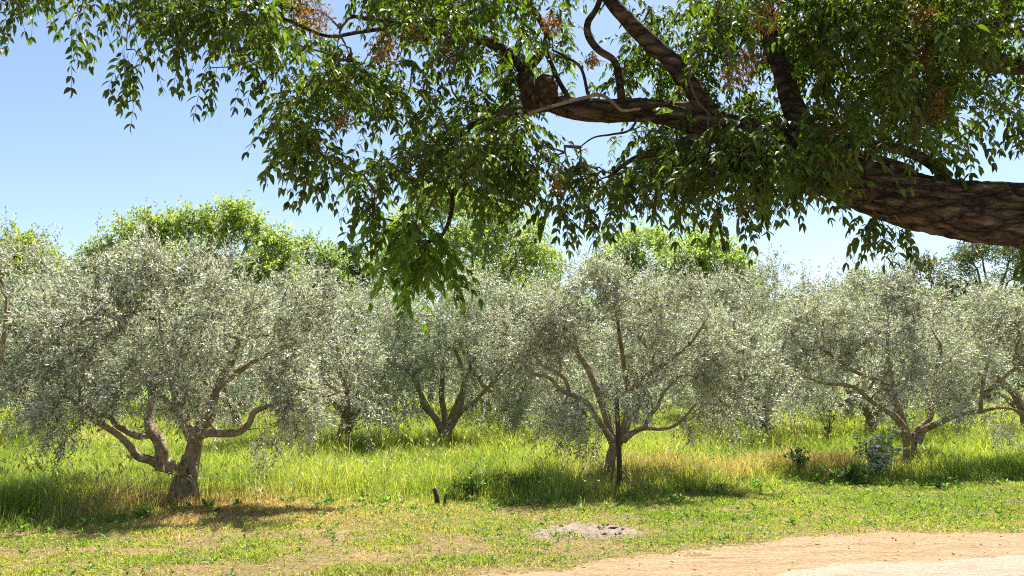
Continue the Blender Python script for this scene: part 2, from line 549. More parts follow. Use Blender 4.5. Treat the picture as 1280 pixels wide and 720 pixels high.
def short_grass():
    mb = Mesh()
    x, y = scatter(520000, 4.6, 13.5)
    pe, te = path_edge(x), tall_edge(x)
    pd = fbm(x * .9, y * 1.3, 40, 4)                       # patches
    keep = (y > pe - .08 + R.exponential(.05, len(x)) * 0) & (y < te + .4)
    bare = np.clip((fbm(x * 1.6, y * 2.6, 71, 4) - .47) * 7, 0, 1)
    bare = bare * np.where(y < 8.7, 1, .55) * np.where(x < 1.5, 1, .55)
    edge = sstep(.5, 0, y - pe)
    keep &= R.uniform(0, 1, len(x)) > np.maximum(bare * .93, edge * .75)
    ash = ((x - 1.05) / .68) ** 2 + ((y - 8.75) / .46) ** 2
    keep &= ash > R.uniform(.25, 1.1, len(x)) * (.5 + fbm(x * 4, y * 4, 15, 3))
    x, y, pd, bare, edge = x[keep], y[keep], pd[keep], bare[keep], edge[keep]
    n = len(x)
    lush = sstep(.35, .65, fbm(x * .55 + 3, y * .9, 12, 3))
    dry = np.clip(.42 * sstep(.45, .68, pd) + .5 * bare + R.normal(0, .1, n) - .3 * sstep(1, 3.5, x), 0, 1)
    gz = np.exp(-(((x + 3.7) / 1.6) ** 2 + ((y - 9.9) / .85) ** 2))
    dry = np.clip(dry + .95 * gz, 0, 1)
    C = mixc(GREEN * 1.1, LIME, np.clip(lush + R.normal(0, .2, n), 0, 1))
    C = C * (1 - dry[:, None]) + mixc(STRAW, RUST, np.clip(gz * R.uniform(.2, 1.2, n), 0, 1)) * dry[:, None]
    C *= R.uniform(.65, 1.2, (n, 1))
    h = R.uniform(.02, .062, n) * (1 + .7 * (pd - .5)) * (1 - .4 * edge)
    clump = fbm(x * 3.5, y * 3.5, 33, 2)
    h *= .35 + 1.5 * clump ** 1.5
    blades(mb, x, y, h, R.uniform(.006, .014, n), R.uniform(.2, 1.1, n), C)
    # dead straw lying flat between the blades
    m = 70000
    x, y = scatter(m, 5.2, 12)
    k = (y > path_edge(x) - .12) & (y < tall_edge(x) + .1)
    x, y = x[k], y[k]; m = len(x)
    a = R.uniform(0, 6.28, m)
    P = np.stack([x, y, height(x, y) + R.uniform(.004, .03, m)], 1)
    D = unit(np.stack([np.cos(a), np.sin(a), R.normal(.05, .2, m)], 1))
    C = mixc(STRAW, np.array([.26, .17, .09]), R.uniform(0, 1, m) ** 1.5) * R.uniform(.5, 1.3, (m, 1))
    add_leaves(mb, P, D, R.uniform(.02, .07, m), R.uniform(.003, .008, m), C)
    return tag(mb.build('short_grass', M_GRASS, smooth=True), 'short mown green and straw grass verge along the sandy path', 'grass', kind='stuff')


short_grass()


def tall_grass():
    mb = Mesh()
    x, y = scatter(640000, 8.0, 48, margin=2.5, power=0)
    te = tall_edge(x)
    keep = y > te - .15
    x, y, te = x[keep], y[keep], te[keep]
    n = len(x)
    d = y - te
    pn = fbm(x * .45, y * .45, 61, 4)
    cl = fbm(x * 2.2, y * 2.2, 62, 3)
    # dry pale patches: under the big left olive and behind the stake
    g1 = np.exp(-(((x + 3.6) / 1.7) ** 2 + ((y - 10.6) / .9) ** 2))
    g2 = np.exp(-(((x - 2.4) / 1.6) ** 2 + ((y - 13.4) / 1.2) ** 2))
    g3 = np.exp(-(((x - 5.8) / 1.8) ** 2 + ((y - 14.2) / .9) ** 2))
    dryz = np.clip(g1 * 1.3 + g2 * .85 + g3 * .6, 0, 1)
    keep = R.uniform(0, 1, n) > .5 * g1
    x, y, d, pn, cl, dryz, g1 = (q[keep] for q in (x, y, d, pn, cl, dryz, g1))
    n = len(x)
    lefty = np.exp(-(((x + 5.0) / 1.3) ** 2 + ((y - 10.0) / 1.2) ** 2))
    h = (.07 + .32 * sstep(-.1, 1.2, d + R.normal(0, .2, n))) * (.3 + 1.1 * cl) * R.uniform(.6, 1.25, n)
    h *= 1 + .5 * lefty + .35 * sstep(.5, .7, pn)
    h *= 1 - .72 * g1
    h *= np.where(y > 16, 1.15, 1)
    lush = np.clip(sstep(.32, .62, pn) + R.normal(0, .22, n), 0, 1)
    C = mixc(GREEN * 1.05, LIME * 1.12, lush)
    dry = np.clip(dryz * .9 + .4 * sstep(.5, .72, fbm(x * .8 + 9, y * .8, 97, 4)) + R.normal(0, .17, n), 0, 1)
    dc = mixc(STRAW, RUST, np.clip(R.uniform(-.3, 1, n) * dryz, 0, 1))
    C = C * (1 - dry[:, None]) + dc * dry[:, None]
    C *= R.uniform(.55, 1.35, (n, 1))
    w = R.uniform(.5, 1, n) * .00105 * np.maximum(y, 9)
    blades(mb, x, y, h, w, R.uniform(.1, .9, n), C)
    o = mb.build('tall_grass', M_GRASS)
    return tag(o, 'tall uncut yellow-green meadow grass growing under the olive trees', 'grass', kind='stuff')


tall_grass()


def seed_heads():
    """Flowering stalks with pale heads standing above the grass."""
    mb = Mesh()
    x, y = scatter(9000, 8.6, 26, power=0)
    k = y > tall_edge(x) + .1
    k &= (R.uniform(0, 1, len(x)) < np.clip(.15 + 1.6 * (fbm(x * .6, y * .6, 88, 3) - .42), 0, 1) + .7 * np.exp(-(((x + 5) / 1.2) ** 2 + ((y - 10) / 1.3) ** 2)))
    x, y = x[k], y[k]; n = len(x)
    h = R.uniform(.4, .75, n)
    C = mixc(LIME, STRAW, R.uniform(.1, .9, n))
    blades(mb, x, y, h, .0007 * y, R.uniform(.1, .5, n), C)
    V = mb.v[-1].reshape(n, 5, 3)
    tip = V[:, 4]; D = unit(V[:, 4] - V[:, 2]); D[:, 2] -= .2; D = unit(D)
    hc = mixc(np.array([.5, .45, .24]), np.array([.36, .36, .12]), R.uniform(0, 1, n))
    for s in range(3):
        add_leaves(mb, tip - D * .07, unit(D + R.normal(0, .12, (n, 3))), R.uniform(.07, .13, n), .0016 * y * R.uniform(.6, 1.1, n), hc)
    o = mb.build('seeding_grass', M_GRASS)
    return tag(o, 'thin grass stalks with pale seed heads rising above the meadow', 'grass', kind='stuff')


seed_heads()

# ------------------------------------------------------------------ olive trees
OLV = np.array([.20, .212, .135])


BLOB_TONE = [None]


def blob_points(blobs, Y0, n, depth_scale=1.0):
    """Cluster centres inside ellipsoids given as (px, py, rx, ry, dY)."""
    wts = np.array([b[2] * b[3] for b in blobs], float); wts /= wts.sum()
    k = R.choice(len(blobs), n, p=wts)
    BLOB_TONE[0] = R.normal(0, .22, len(blobs))[k]
    out = np.empty((n, 3))
    for i, bi in enumerate(k):
        px, py, rx, ry, dY = blobs[bi]
        Y = Y0 + dY
        c = at(px, py, Y)
        m = Y / F
        v = R.normal(size=3); v /= np.linalg.norm(v); v *= R.uniform(.05, 1) ** .62
        out[i] = c + v * np.array([rx * m, rx * m * .95 * depth_scale, ry * m])
    return out


def limb_world(pts, Y0):
    """pts: (px, py, dY, half width in px)."""
    W = np.array([at(p[0], p[1], Y0 + p[2]) for p in pts])
    rr = np.array([p[3] * .86 * (Y0 + p[2]) / F for p in pts])
    return W, rr


TONE = [None]


def make_olive(name, base, trunk, limbs, clusters, cr, nshoot, nl, leafL, leafW, tint, droop=(.0, .5), detail=1.0, shootL=(.22, .46)):
    """trunk, limbs: lists of (points, radii) in world coordinates; clusters: foliage centres."""
    root = empty(name, base)
    org = np.asarray(base, float)
    mb = Mesh()
    seg = int(20 * detail)
    for i, (p, r) in enumerate(trunk):
        P, Rr = catmull(p, r, .04 if detail >= 1 else .1)
        tube(mb, P, Rr, max(8, seg), rough=.22, freq=7, flute=.07, seed=i + int(abs(org[0]) * 10))
    mb.build('trunk', M_OBARK, root, org)
    lp, lr = [], []
    for i, (p, r) in enumerate(limbs):
        P, Rr = catmull(p, r, .05 if detail >= 1 else .15)
        mb = Mesh()
        tube(mb, P, Rr, max(6, int(12 * detail)), rough=.2, freq=9, flute=.03, seed=i + 3)
        mb.build('limb', M_OBARK, root, org)
        lp.append(P[len(P) // 4:]); lr.append(Rr[len(P) // 4:])
    lp = np.vstack(lp); lr = np.concatenate(lr)
    tw, order = grow(lp, lr, clusters, up_bias=.5)
    mb = Mesh()
    for pts, rr in tw:
        tube(mb, pts, rr, 5, cap=False)
    # leafy shoots round every cluster
    mb.cur = 1
    ctr = clusters.mean(0)
    m = len(clusters) * nshoot
    ci = np.repeat(np.arange(len(clusters)), nshoot)
    off = unit(R.normal(size=(m, 3))) * (R.uniform(0, 1, (m, 1)) ** .6) * cr
    p = clusters[ci] + off * np.array([1, 1, .85])
    out = unit(p - ctr) * .55
    up = np.zeros((m, 3)); up[:, 2] = R.uniform(-.35, .9, m)
    low = sstep(ctr[2] + .3, ctr[2] - .8, p[:, 2])
    up[:, 2] -= low * .45
    d = unit(out + up + R.normal(0, .45, (m, 3)))
    l = R.uniform(*shootL, m)
    dr = R.uniform(*droop, m) + low * .15
    bt = fbm(p[:, 0] * 1.1, p[:, 2] * 1.1, int(abs(org[0] * 7)), 2)
    shoots(mb, p, d, l, nl, dr, leafL, leafW, tint, spread=.85, hue=.07, val=.36,
           cvar=np.repeat(R.normal(0, .16, (len(clusters), 1)) + (0 if TONE[0] is None else TONE[0][:, None]), nshoot, 0))
    TONE[0] = None
    # wispy upright water shoots breaking the outline of the crown
    hi = clusters[clusters[:, 2] > np.percentile(clusters[:, 2], 62)]
    m2 = 130
    p = hi[R.integers(0, len(hi), m2)] + R.normal(0, .12, (m2, 3))
    d = unit(np.stack([R.normal(0, .28, m2), R.normal(0, .28, m2), np.ones(m2)], 1) + unit(p - ctr) * .35)
    shoots(mb, p, d, R.uniform(.45, .95, m2), 30, R.uniform(0, .12, m2), leafL, leafW * .9, tint, spread=.75, hue=.07, val=.3)
    mb.build('crown', [M_OBARK, M_OLIVE], root, org)
    return root


def front_olive(base_px, trunk, limbs, blobs, ncl, label, tint=OLV, nshoot=15, nl=26, cr=.21, Y0=None, leaf=(.064, .0175)):
    b = ground_at(*base_px) if Y0 is None else at(base_px[0], base_px[1], Y0)
    Y0 = b[1]
    b[2] = height(np.array([b[0]]), np.array([b[1]]))[0]
    T = [limb_world(t, Y0) for t in trunk]
    T[0][0][0][2] = b[2] - .12
    Ls = [limb_world(l, Y0) for l in limbs]
    cl = blob_points(blobs, Y0, int(ncl * 1.05))
    ok = cl[:, 2] > .45
    cl = cl[ok]; TONE[0] = BLOB_TONE[0][ok]
    r = make_olive('olive_tree', b, T, Ls, cl, cr, nshoot, nl, leaf[0], leaf[1], tint)
    tag(r, label, 'olive tree', 'olive trees of the grove')
    return r


# --- the large olive on the left
front_olive((228, 622),
    [[(229, 628, 0, 22), (231, 615, 0, 15), (234, 598, 0, 12.5), (238, 575, 0, 11.5), (243, 552, 0, 11), (250, 535, .05, 9)],
     [(216, 626, -.1, 8), (222, 605, -.05, 8), (230, 585, 0, 8), (234, 570, 0, 7)],
     [(247, 626, -.1, 5), (243, 605, -.1, 5), (242, 585, -.08, 6), (242, 565, 0, 6)]],
    [[(232, 592, -.05, 8), (222, 587, -.15, 9), (208, 582, -.25, 10), (196, 580, -.3, 10)],
     [(198, 581, -.3, 9), (203, 565, -.3, 9), (199, 550, -.3, 8.5), (190, 538, -.25, 8), (186, 522, -.2, 6), (190, 500, -.1, 5), (186, 470, 0, 4)],
     [(200, 582, -.3, 8), (187, 575, -.4, 6.5), (172, 570, -.5, 6), (160, 555, -.6, 5), (147, 543, -.7, 4.5), (128, 531, -.8, 4), (108, 520, -.8, 3), (90, 500, -.8, 2.5)],
     [(190, 542, -.25, 5.5), (172, 545, -.4, 5), (155, 537, -.5, 4.5), (145, 531, -.55, 4), (137, 521, -.6, 3.5), (120, 517, -.6, 3), (100, 500, -.5, 2.5)],
     [(248, 542, 0, 9), (262, 541, -.1, 6), (280, 542, -.2, 5.5), (298, 540, -.3, 5.5), (311, 530, -.35, 5), (318, 515, -.4, 4.5), (336, 508, -.45, 3.5), (360, 500, -.5, 3)],
     [(250, 536, .05, 8), (263, 520, .1, 7), (267, 500, .2, 6.5), (274, 478, .3, 5.5), (290, 452, .45, 4.5), (300, 420, .6, 3.5), (320, 380, .7, 2.5)],
     [(244, 550, .05, 10), (232, 530, .15, 7), (222, 505, .25, 6), (214, 470, .35, 5), (205, 430, .4, 4), (200, 390, .4, 3)],
     [(252, 530, .1, 7), (262, 500, .4, 5), (290, 470, .7, 4.5), (340, 440, .9, 3.5), (390, 420, 1.0, 2.5)],
     [(244, 545, .1, 7), (225, 520, .6, 5), (180, 470, .9, 4), (130, 430, 1.1, 3)]],
    [(110, 420, 70, 58, -.5), (58, 455, 42, 52, -.2), (100, 485, 52, 42, -.6), (165, 385, 75, 55, .2), (250, 372, 75, 50, -.3),
     (330, 392, 65, 55, .2), (395, 415, 55, 52, -.2), (425, 468, 38, 55, .1), (350, 460, 55, 42, -.6), (280, 452, 50, 38, .7),
     (195, 455, 60, 40, -.5), (412, 528, 24, 34, 0), (342, 545, 26, 22, -.2), (150, 350, 60, 36, .5), (245, 340, 50, 28, .4),
     (385, 365, 48, 34, .6), (200, 420, 60, 40, .9), (120, 400, 60, 40, .9), (310, 420, 60, 40, 1.0), (370, 510, 24, 26, -.5),
     (225, 485, 34, 26, -.5), (285, 440, 34, 28, -.7), (235, 425, 40, 34, -.8), (150, 455, 40, 30, -.8), (60, 520, 26, 26, -.4), (140, 500, 35, 25, .6), (250, 500, 30, 25, .9)],
    185, 'large gnarled olive with forked twisting limbs, standing over dry grass')

# --- the olive in the gap left of centre, farther back
front_olive((558, 563),
    [[(558, 580, 0, 12), (558, 563, 0, 10), (556, 548, 0, 9.5), (556, 538, 0, 8)]],
    [[(555, 545, 0, 6), (547, 527, -.1, 4.5), (536, 512, -.2, 4), (524, 488, -.4, 3.5), (512, 466, -.6, 3), (486, 452, -.8, 2)],
     [(558, 542, 0, 6.5), (568, 525, 0, 5), (576, 505, .1, 4.5), (580, 480, .1, 3.5), (592, 450, .1, 3), (600, 420, .1, 2)],
     [(557, 540, 0, 6), (556, 520, .1, 4.5), (552, 495, .2, 4), (553, 465, .3, 3), (548, 430, .4, 2)],
     [(566, 527, 0, 4), (582, 510, -.3, 3), (600, 495, -.5, 2.6), (622, 470, -.6, 2), (640, 440, -.6, 1.5)],
     [(540, 520, -.1, 3), (528, 505, -.5, 2.5), (520, 470, -.9, 2.2), (505, 440, -1, 1.6)],
     [(557, 540, .1, 5), (566, 515, .6, 3.5), (580, 470, 1.0, 3), (560, 420, 1.2, 2)]],
    [(500, 400, 50, 38, -.5), (560, 378, 55, 34, 0), (622, 398, 50, 42, .3), (520, 455, 48, 36, -.6), (600, 455, 46, 36, -.4),
     (648, 440, 34, 46, 0), (640, 500, 24, 32, 0), (468, 450, 34, 40, -.2), (482, 505, 30, 24, -.3), (560, 425, 60, 40, .8),
     (600, 515, 20, 16, -.3), (660, 395, 34, 36, .4), (540, 360, 30, 16, .2), (520, 500, 24, 18, .6)],
    150, 'slender olive set back behind the tall meadow, left of the wooden stake', tint=OLV * np.array([1.0, 1.12, .95]), nshoot=14, nl=22, cr=.27, leaf=(.075, .02))

# --- the olive with the stake
front_olive((766, 604),
    [[(758, 618, 0, 10), (761, 602, 0, 7.5), (762, 586, 0, 7), (764, 570, 0, 7), (770, 556, 0, 7.5), (776, 547, 0, 7)]],
    [[(770, 560, 0, 6.5), (758, 540, -.1, 4.5), (745, 522, -.2, 4), (734, 503, -.3, 3.6), (716, 494, -.4, 3.6), (702, 488, -.5, 3.2), (686, 472, -.6, 2.6), (664, 466, -.7, 2), (650, 450, -.7, 1.5)],
     [(712, 492, -.4, 3), (706, 474, -.5, 2.8), (690, 462, -.6, 2.6), (676, 456, -.7, 2.2), (668, 443, -.7, 1.8)],
     [(699, 470, -.55, 2.2), (700, 455, -.6, 2.0), (697, 443, -.6, 1.8), (686, 441, -.6, 1.5)],
     [(768, 556, .05, 6), (758, 525, .1, 4.5), (748, 495, .1, 4.2), (735, 462, .1, 4), (722, 440, .1, 3.4), (716, 410, .1, 2.6), (712, 380, .1, 2)],
     [(777, 548, 0, 8), (784, 525, .05, 6.5), (787, 500, .1, 6), (794, 482, .1, 5), (812, 466, .1, 4), (838, 450, .1, 3), (862, 430, .1, 2.2), (880, 405, .1, 1.6)],
     [(779, 550, -.05, 6), (792, 540, -.15, 4.2), (806, 535, -.25, 3.6), (828, 536, -.3, 2.8), (848, 529, -.35, 2.2), (870, 505, -.4, 1.6)],
     [(806, 535, -.25, 3), (812, 520, -.3, 2.8), (822, 508, -.3, 2.5), (830, 490, -.3, 2), (850, 470, -.3, 1.5)],
     [(788, 500, .1, 4.5), (782, 470, .4, 3.6), (776, 430, .5, 3), (770, 390, .5, 2)],
     [(770, 558, .1, 5), (760, 520, .7, 3.6), (740, 470, 1.1, 3), (710, 430, 1.3, 2)],
     [(786, 510, .1, 4.5), (800, 470, .8, 3.4), (820, 420, 1.2, 2.6), (840, 390, 1.3, 2)]],
    [(700, 398, 48, 40, -.2), (760, 380, 52, 38, .2), (820, 385, 54, 38, -.1), (880, 400, 44, 40, .2), (682, 432, 36, 34, .1),
     (786, 482, 32, 28, -.9), (780, 428, 54, 36, .6), (852, 462, 46, 36, .1), (895, 445, 38, 40, 0), (908, 500, 28, 34, .1),
     (862, 520, 24, 24, -.2), (722, 525, 34, 28, -.7), (736, 556, 20, 16, -.8), (700, 505, 26, 26, -.2), (642, 420, 26, 42, .1),
     (932, 430, 28, 42, .2), (760, 352, 38, 18, .2), (716, 470, 30, 22, .9), (840, 430, 40, 30, 1.0), (830, 360, 40, 18, .1)],
    165, 'olive tree with spreading open limbs, standing beside the thin wooden stake', nshoot=14, nl=25, cr=.22, leaf=(.066, .0165))

# --- the olive on the right
front_olive((1136, 586),
    [[(1138, 600, 0, 14), (1138, 584, 0, 11), (1138, 574, 0, 10), (1138, 560, 0, 9), (1137, 546, 0, 10)]],
    [[(1134, 548, 0, 7), (1128, 532, -.1, 5.5), (1118, 520, -.2, 4.5), (1104, 511, -.3, 4), (1090, 502, -.4, 3.6), (1074, 488, -.5, 3.2), (1056, 481, -.6, 2.6), (1030, 479, -.7, 2), (1005, 470, -.7, 1.5)],
     [(1133, 546, .05, 7), (1126, 520, .1, 5.5), (1118, 500, .1, 5), (1106, 482, .1, 4.5), (1090, 472, .1, 3.6), (1066, 463, .1, 3), (1042, 446, .1, 2.4), (1024, 434, .1, 1.8)],
     [(1142, 546, 0, 6.5), (1152, 533, .05, 4.5), (1162, 522, .1, 4.5), (1165, 500, .15, 4.2), (1170, 470, .2, 3.2), (1176, 430, .2, 2.2)],
     [(1144, 552, -.05, 8), (1154, 538, -.1, 5.5), (1170, 530, -.2, 5), (1192, 520, -.25, 4.6), (1212, 515, -.3, 4), (1230, 514, -.3, 3)],
     [(1224, 515, -.3, 2.6), (1246, 510, -.3, 2), (1264, 511, -.3, 1.8), (1284, 518, -.35, 1.5)],
     [(1226, 515, -.3, 3), (1227, 495, -.3, 2.8), (1230, 470, -.25, 2.6), (1240, 445, -.2, 2.4), (1254, 418, -.2, 2)],
     [(1229, 494, -.3, 3), (1246, 480, -.4, 2.8), (1262, 466, -.5, 2.4), (1273, 458, -.6, 2), (1262, 452, -.6, 1.4)],
     [(1126, 520, .1, 4.2), (1118, 488, .6, 3.6), (1110, 450, .8, 3), (1110, 400, .9, 2)],
     [(1163, 510, .15, 3.8), (1180, 470, .8, 3), (1200, 430, 1.0, 2.4), (1215, 390, 1.0, 1.8)]],
    [(1040, 392, 50, 36, -.1), (1100, 376, 56, 32, .2), (1160, 392, 54, 38, -.1), (1222, 402, 50, 40, .1), (1275, 412, 42, 42, -.1),
     (1045, 438, 48, 34, .1), (1118, 436, 54, 36, -.5), (1190, 452, 46, 38, -.5), (1252, 436, 34, 26, .2), (1002, 430, 34, 48, .1),
     (990, 500, 16, 34, 0), (1178, 488, 40, 20, -.7), (1010, 396, 34, 32, .4), (1100, 352, 36, 16, .1), (1132, 475, 26, 18, -.7),
     (1243, 533, 18, 18, 0), (1130, 420, 50, 36, 1.0), (1210, 420, 44, 34, 1.1), (1305, 440, 40, 40, .2), (1060, 420, 40, 34, 1.0)],
    165, 'olive with a short thick forked trunk, rising beside the pale leafy bush', nshoot=14, nl=24, cr=.24, leaf=(.070, .0175))


# --- generic olives for the rows behind
def generic_olive(seed, cx, base_y, ncl=110, nshoot=12, nl=22, leaf=(.085, .024), tint=OLV, spread=2.1, top=3.7):
    global R
    keepR = R
    R = np.random.default_rng(seed)
    b = np.array([cx, base_y, 0.0]); b[2] = height(np.array([cx]), np.array([base_y]))[0]
    hgt = R.uniform(.55, .9)
    lean = R.normal(0, .12, 2)
    p0 = b + np.array([0, 0, -.1]); p1 = b + np.array([lean[0] * .5, lean[1] * .5, hgt * .5]); p2 = b + np.array([lean[0], lean[1], hgt])
    trunk = [(np.array([p0, p1, p2]), np.array([.21, .15, .13]))]
    limbs = []
    nb = 6
    for i in range(nb):
        a = i * 2 * math.pi / nb + R.uniform(-.4, .4)
        ln = R.uniform(.8, 1.3) * spread * .62
        zz = top - 1.1 - R.uniform(0, .8)
        q = [p2 - np.array([0, 0, .1]),
             p2 + np.array([math.cos(a) * ln * .3, math.sin(a) * ln * .3, .35 + R.uniform(0, .2)]),
             p2 + np.array([math.cos(a) * ln * .7, math.sin(a) * ln * .7, (zz - hgt) * .5]) + R.normal(0, .1, 3),
             b + np.array([math.cos(a) * ln, math.sin(a) * ln, zz])]
        limbs.append((np.array(q), np.array([.085, .065, .045, .02])))
    v = R.normal(size=(ncl, 3)); v = unit(v) * (R.uniform(.2, 1, (ncl, 1)) ** .45)
    cl = b + np.array([lean[0], lean[1], top * .53]) + v * np.array([spread, spread, top * .45])
    lump = np.array([vnoise(np.array([c[0] * 1.1]), np.array([c[2] * 1.3 + c[1]]), seed)[0] for c in cl])
    cl = cl[(lump > .3)]
    r = make_olive('olive_tree', b, trunk, limbs, cl, .34, nshoot, nl, leaf[0], leaf[1], tint, detail=.6)
    R = keepR
    return r


protoA = generic_olive(101, -10.9, 16.6, top=4.7, spread=2.1)
protoB = generic_olive(202, 1.4, 23.0, tint=OLV * np.array([1.0, 1.15, .95]))
protoC = generic_olive(303, 6.6, 22.0, tint=OLV * np.array([.95, 1.05, .9]))
PROTO = [protoA, protoB, protoC]
GRP = 'olive trees of the grove'
FARL = 'olive tree far back in the grove, mostly hidden behind nearer crowns'
tag(protoA, 'tall feathery-topped olive at the far left edge of the grove', 'olive tree', GRP)
tag(protoB, 'olive seen dimly in the gap between the slender olive and the staked one', 'olive tree', GRP)
tag(protoC, 'olive set back in the gap between the staked olive and the bush', 'olive tree', GRP)
rows = [(-3.9, 18.2, 'olive behind the large gnarled one, filling the gap under its right side', 1, 1.12),
        (-11.6, 19.6, 'olive behind the tall feathery one, low at the far left', 2, 1.1),
        (.1, 19.8, 'olive squeezed behind the staked olive on its left', 2, 1.1),
        (6.3, 19.4, 'olive behind the gap between the staked olive and the sapling', 0, .95),
        (13.2, 20.4, 'olive at the far right edge behind the short-trunked one', 1, 1.12),
        (9.6, 21.5, 'olive directly behind the short-trunked one by the bush', 2, 1.1),
        (-7.6, 22.5, 'olive directly behind the large gnarled one, its top paler', 0, .95),
        (-5.2, 25.5, None, 0, .95), (11.4, 27, None, 1, 1.05), (3.9, 26, None, 1, 1.1),
        (-14.0, 27, None, 1, 1.1), (-9.8, 29.0, None, 2, 1.1), (-1.0, 28.0, None, 2, 1.1), (7.4, 29.5, None, 0, .95),
        (16.0, 28.5, None, 2, 1.1), (10.8, 34, None, 1, 1.1), (1.6, 34, None, 0, 1.0), (-5.5, 34, None, 1, 1.1),
        (17.6, 36, None, 0, 1.0), (5.8, 37, None, 2, 1.1), (-17.5, 34, None, 0, 1.05), (-12.5, 36, None, 2, 1.1)]
for (x, y, lab, k, s) in rows:
    o = copy_tree(PROTO[k])
    o.location = (x, y, height(np.array([x]), np.array([y]))[0])
    o.rotation_euler.z = random.uniform(0, 6.28)
    o.scale = (s, s, s)
    o['label'] = lab or FARL


# ------------------------------------------------------------------ leafy trees beyond the grove
LIMEL = np.array([.27, .33, .085])


def leafy_tree(name, px, Y, trunk_r, blobs, ncl, cr, nshoot, nl, leaf, tint, label, group='trees beyond the olive grove', up=.8, mat=None, shootL=(.5, 1.0), cat='tree', lean=0.0, fork=.35, droop=(.0, .35)):
    bx = (px - 640) / F * Y
    b = np.array([bx, Y, height(np.array([bx]), np.array([Y]))[0]])
    cl = blob_points(blobs, Y, ncl)
    top = cl[:, 2].max(); ctr = cl.mean(0)
    root = empty(name, b)
    mb = Mesh()
    ft = top * fork
    tp = np.array([b + [0, 0, -.2], b + [lean * .3, 0, ft * .5], b + [lean, 0, ft]])
    P, rr = catmull(tp, [trunk_r * 1.4, trunk_r, trunk_r * .85], .3)
    tube(mb, P, rr, 10, rough=.15, seed=4)
    mb.build('trunk', M_FARBARK, root, b)
    lp, lr = [P[-2:]], [rr[-2:]]
    mb = Mesh()
    for (bpx, bpy_, rx, ry, dY) in blobs:
        c = at(bpx, bpy_, Y + dY)
        q = np.array([tp[-1] - [0, 0, .3], tp[-1] * .65 + c * .35 + [0, 0, -.2], tp[-1] * .3 + c * .7 + R.normal(0, .15, 3), c])
        p2, r2 = catmull(q, [trunk_r * .5, trunk_r * .38, trunk_r * .25, trunk_r * .1], .3)
        tube(mb, p2, r2, 6, rough=.1)
        lp.append(p2); lr.append(r2)
    tw, _ = grow(np.vstack(lp), np.concatenate(lr), cl, r_tip=.012, seg=.35, r_max=.06)
    for pts, r in tw:
        tube(mb, pts, r, 4, cap=False)
    mb.cur = 1
    m = len(cl) * nshoot
    ci = np.repeat(np.arange(len(cl)), nshoot)
    p = cl[ci] + unit(R.normal(size=(m, 3))) * (R.uniform(0, 1, (m, 1)) ** .5) * cr * np.array([1, 1, .9])
    d = unit(unit(p - ctr) * .5 + np.array([0, 0, up]) * R.uniform(0, 1, (m, 1)) + R.normal(0, .4, (m, 3)))
    cv = np.repeat(R.normal(0, .12, (len(cl), 1)), nshoot, 0)
    shoots(mb, p, d, R.uniform(*shootL, m), nl, R.uniform(*droop, m), leaf[0], leaf[1], tint, spread=.8, hue=.09, val=.2)
    mb.build('crown', [M_FARBARK, mat or M_GREEN], root, b)
    return tag(root, label, cat, group)


leafy_tree('leafy_tree', 245, 34, .24,
           [(135, 325, 18, 26, 0), (160, 308, 15, 26, .4), (186, 296, 14, 28, -.3), (212, 298, 14, 32, .3), (236, 290, 15, 32, -.2),
            (262, 296, 14, 34, .5), (288, 288, 16, 34, -.4), (312, 296, 15, 34, .2), (336, 310, 14, 32, 0), (356, 332, 13, 28, .2),
            (170, 340, 40, 30, -.6), (240, 345, 50, 32, -.8), (305, 350, 45, 32, -.4), (240, 380, 70, 30, 1.2), (330, 370, 40, 26, .6), (120, 342, 14, 22, .3), (150, 365, 30, 26, .3)],
           350, .48, 12, 14, (.16, .075), LIMEL * 1.2, 'broad bright green tree with feathery plumes, rising above the large gnarled olive', up=1.3)
leafy_tree('leafy_tree', 590, 36, .24,
           [(560, 260, 36, 26, 0), (515, 284, 26, 26, .3), (615, 277, 34, 30, -.3), (655, 302, 32, 30, .2), (590, 307, 46, 34, -.8),
            (520, 327, 44, 34, .2), (668, 332, 28, 24, 0), (620, 342, 50, 26, .8), (560, 342, 50, 30, .8), (485, 332, 18, 24, .3), (540, 247, 20, 14, 0)],
           250, .55, 12, 14, (.16, .075), 1.25 * LIMEL * np.array([1.0, .98, 1]), 'rounded bright green tree behind the low hanging leafy sprig')
leafy_tree('leafy_tree', 845, 40, .22,
           [(790, 312, 32, 22, 0), (832, 302, 32, 18, .3), (878, 310, 32, 24, -.3), (908, 335, 26, 22, 0), (850, 335, 50, 28, -.6),
            (780, 340, 34, 22, .4), (925, 352, 20, 16, 0), (760, 335, 16, 16, .4), (860, 365, 60, 20, .8)],
           200, .58, 13, 14, (.18, .09), 1.25 * LIMEL * np.array([.9, .93, 1]), 'flat-topped green tree right of centre, above the staked olive')
leafy_tree('leafy_tree', 8, 36, .2,
           [(-20, 330, 34, 30, 0), (20, 318, 28, 22, .3), (45, 340, 26, 24, 0), (-60, 320, 34, 34, .4), (10, 350, 40, 24, -.5)],
           130, .6, 12, 13, (.18, .09), 1.15 * LIMEL * np.array([1.1, 1.0, 1]), 'bright yellow-green tree at the left edge behind the feathery olive')
leafy_tree('leafy_tree', 405, 44, .18,
           [(385, 325, 20, 16, 0), (410, 330, 18, 14, .3), (370, 345, 20, 18, 0), (400, 355, 30, 18, .3)],
           70, .6, 9, 13, (.2, .1), LIMEL * np.array([.9, .95, 1]), 'small green treetop showing between the broad plume tree and the hanging sprig')
leafy_tree('dark_tree', 440, 48, .18,
           [(440, 325, 18, 10, 0), (428, 340, 16, 14, 0), (455, 345, 20, 14, .3)],
           50, .55, 9, 12, (.2, .1), np.array([.06, .085, .03]), 'small dark green treetop just left of the hanging sprig')
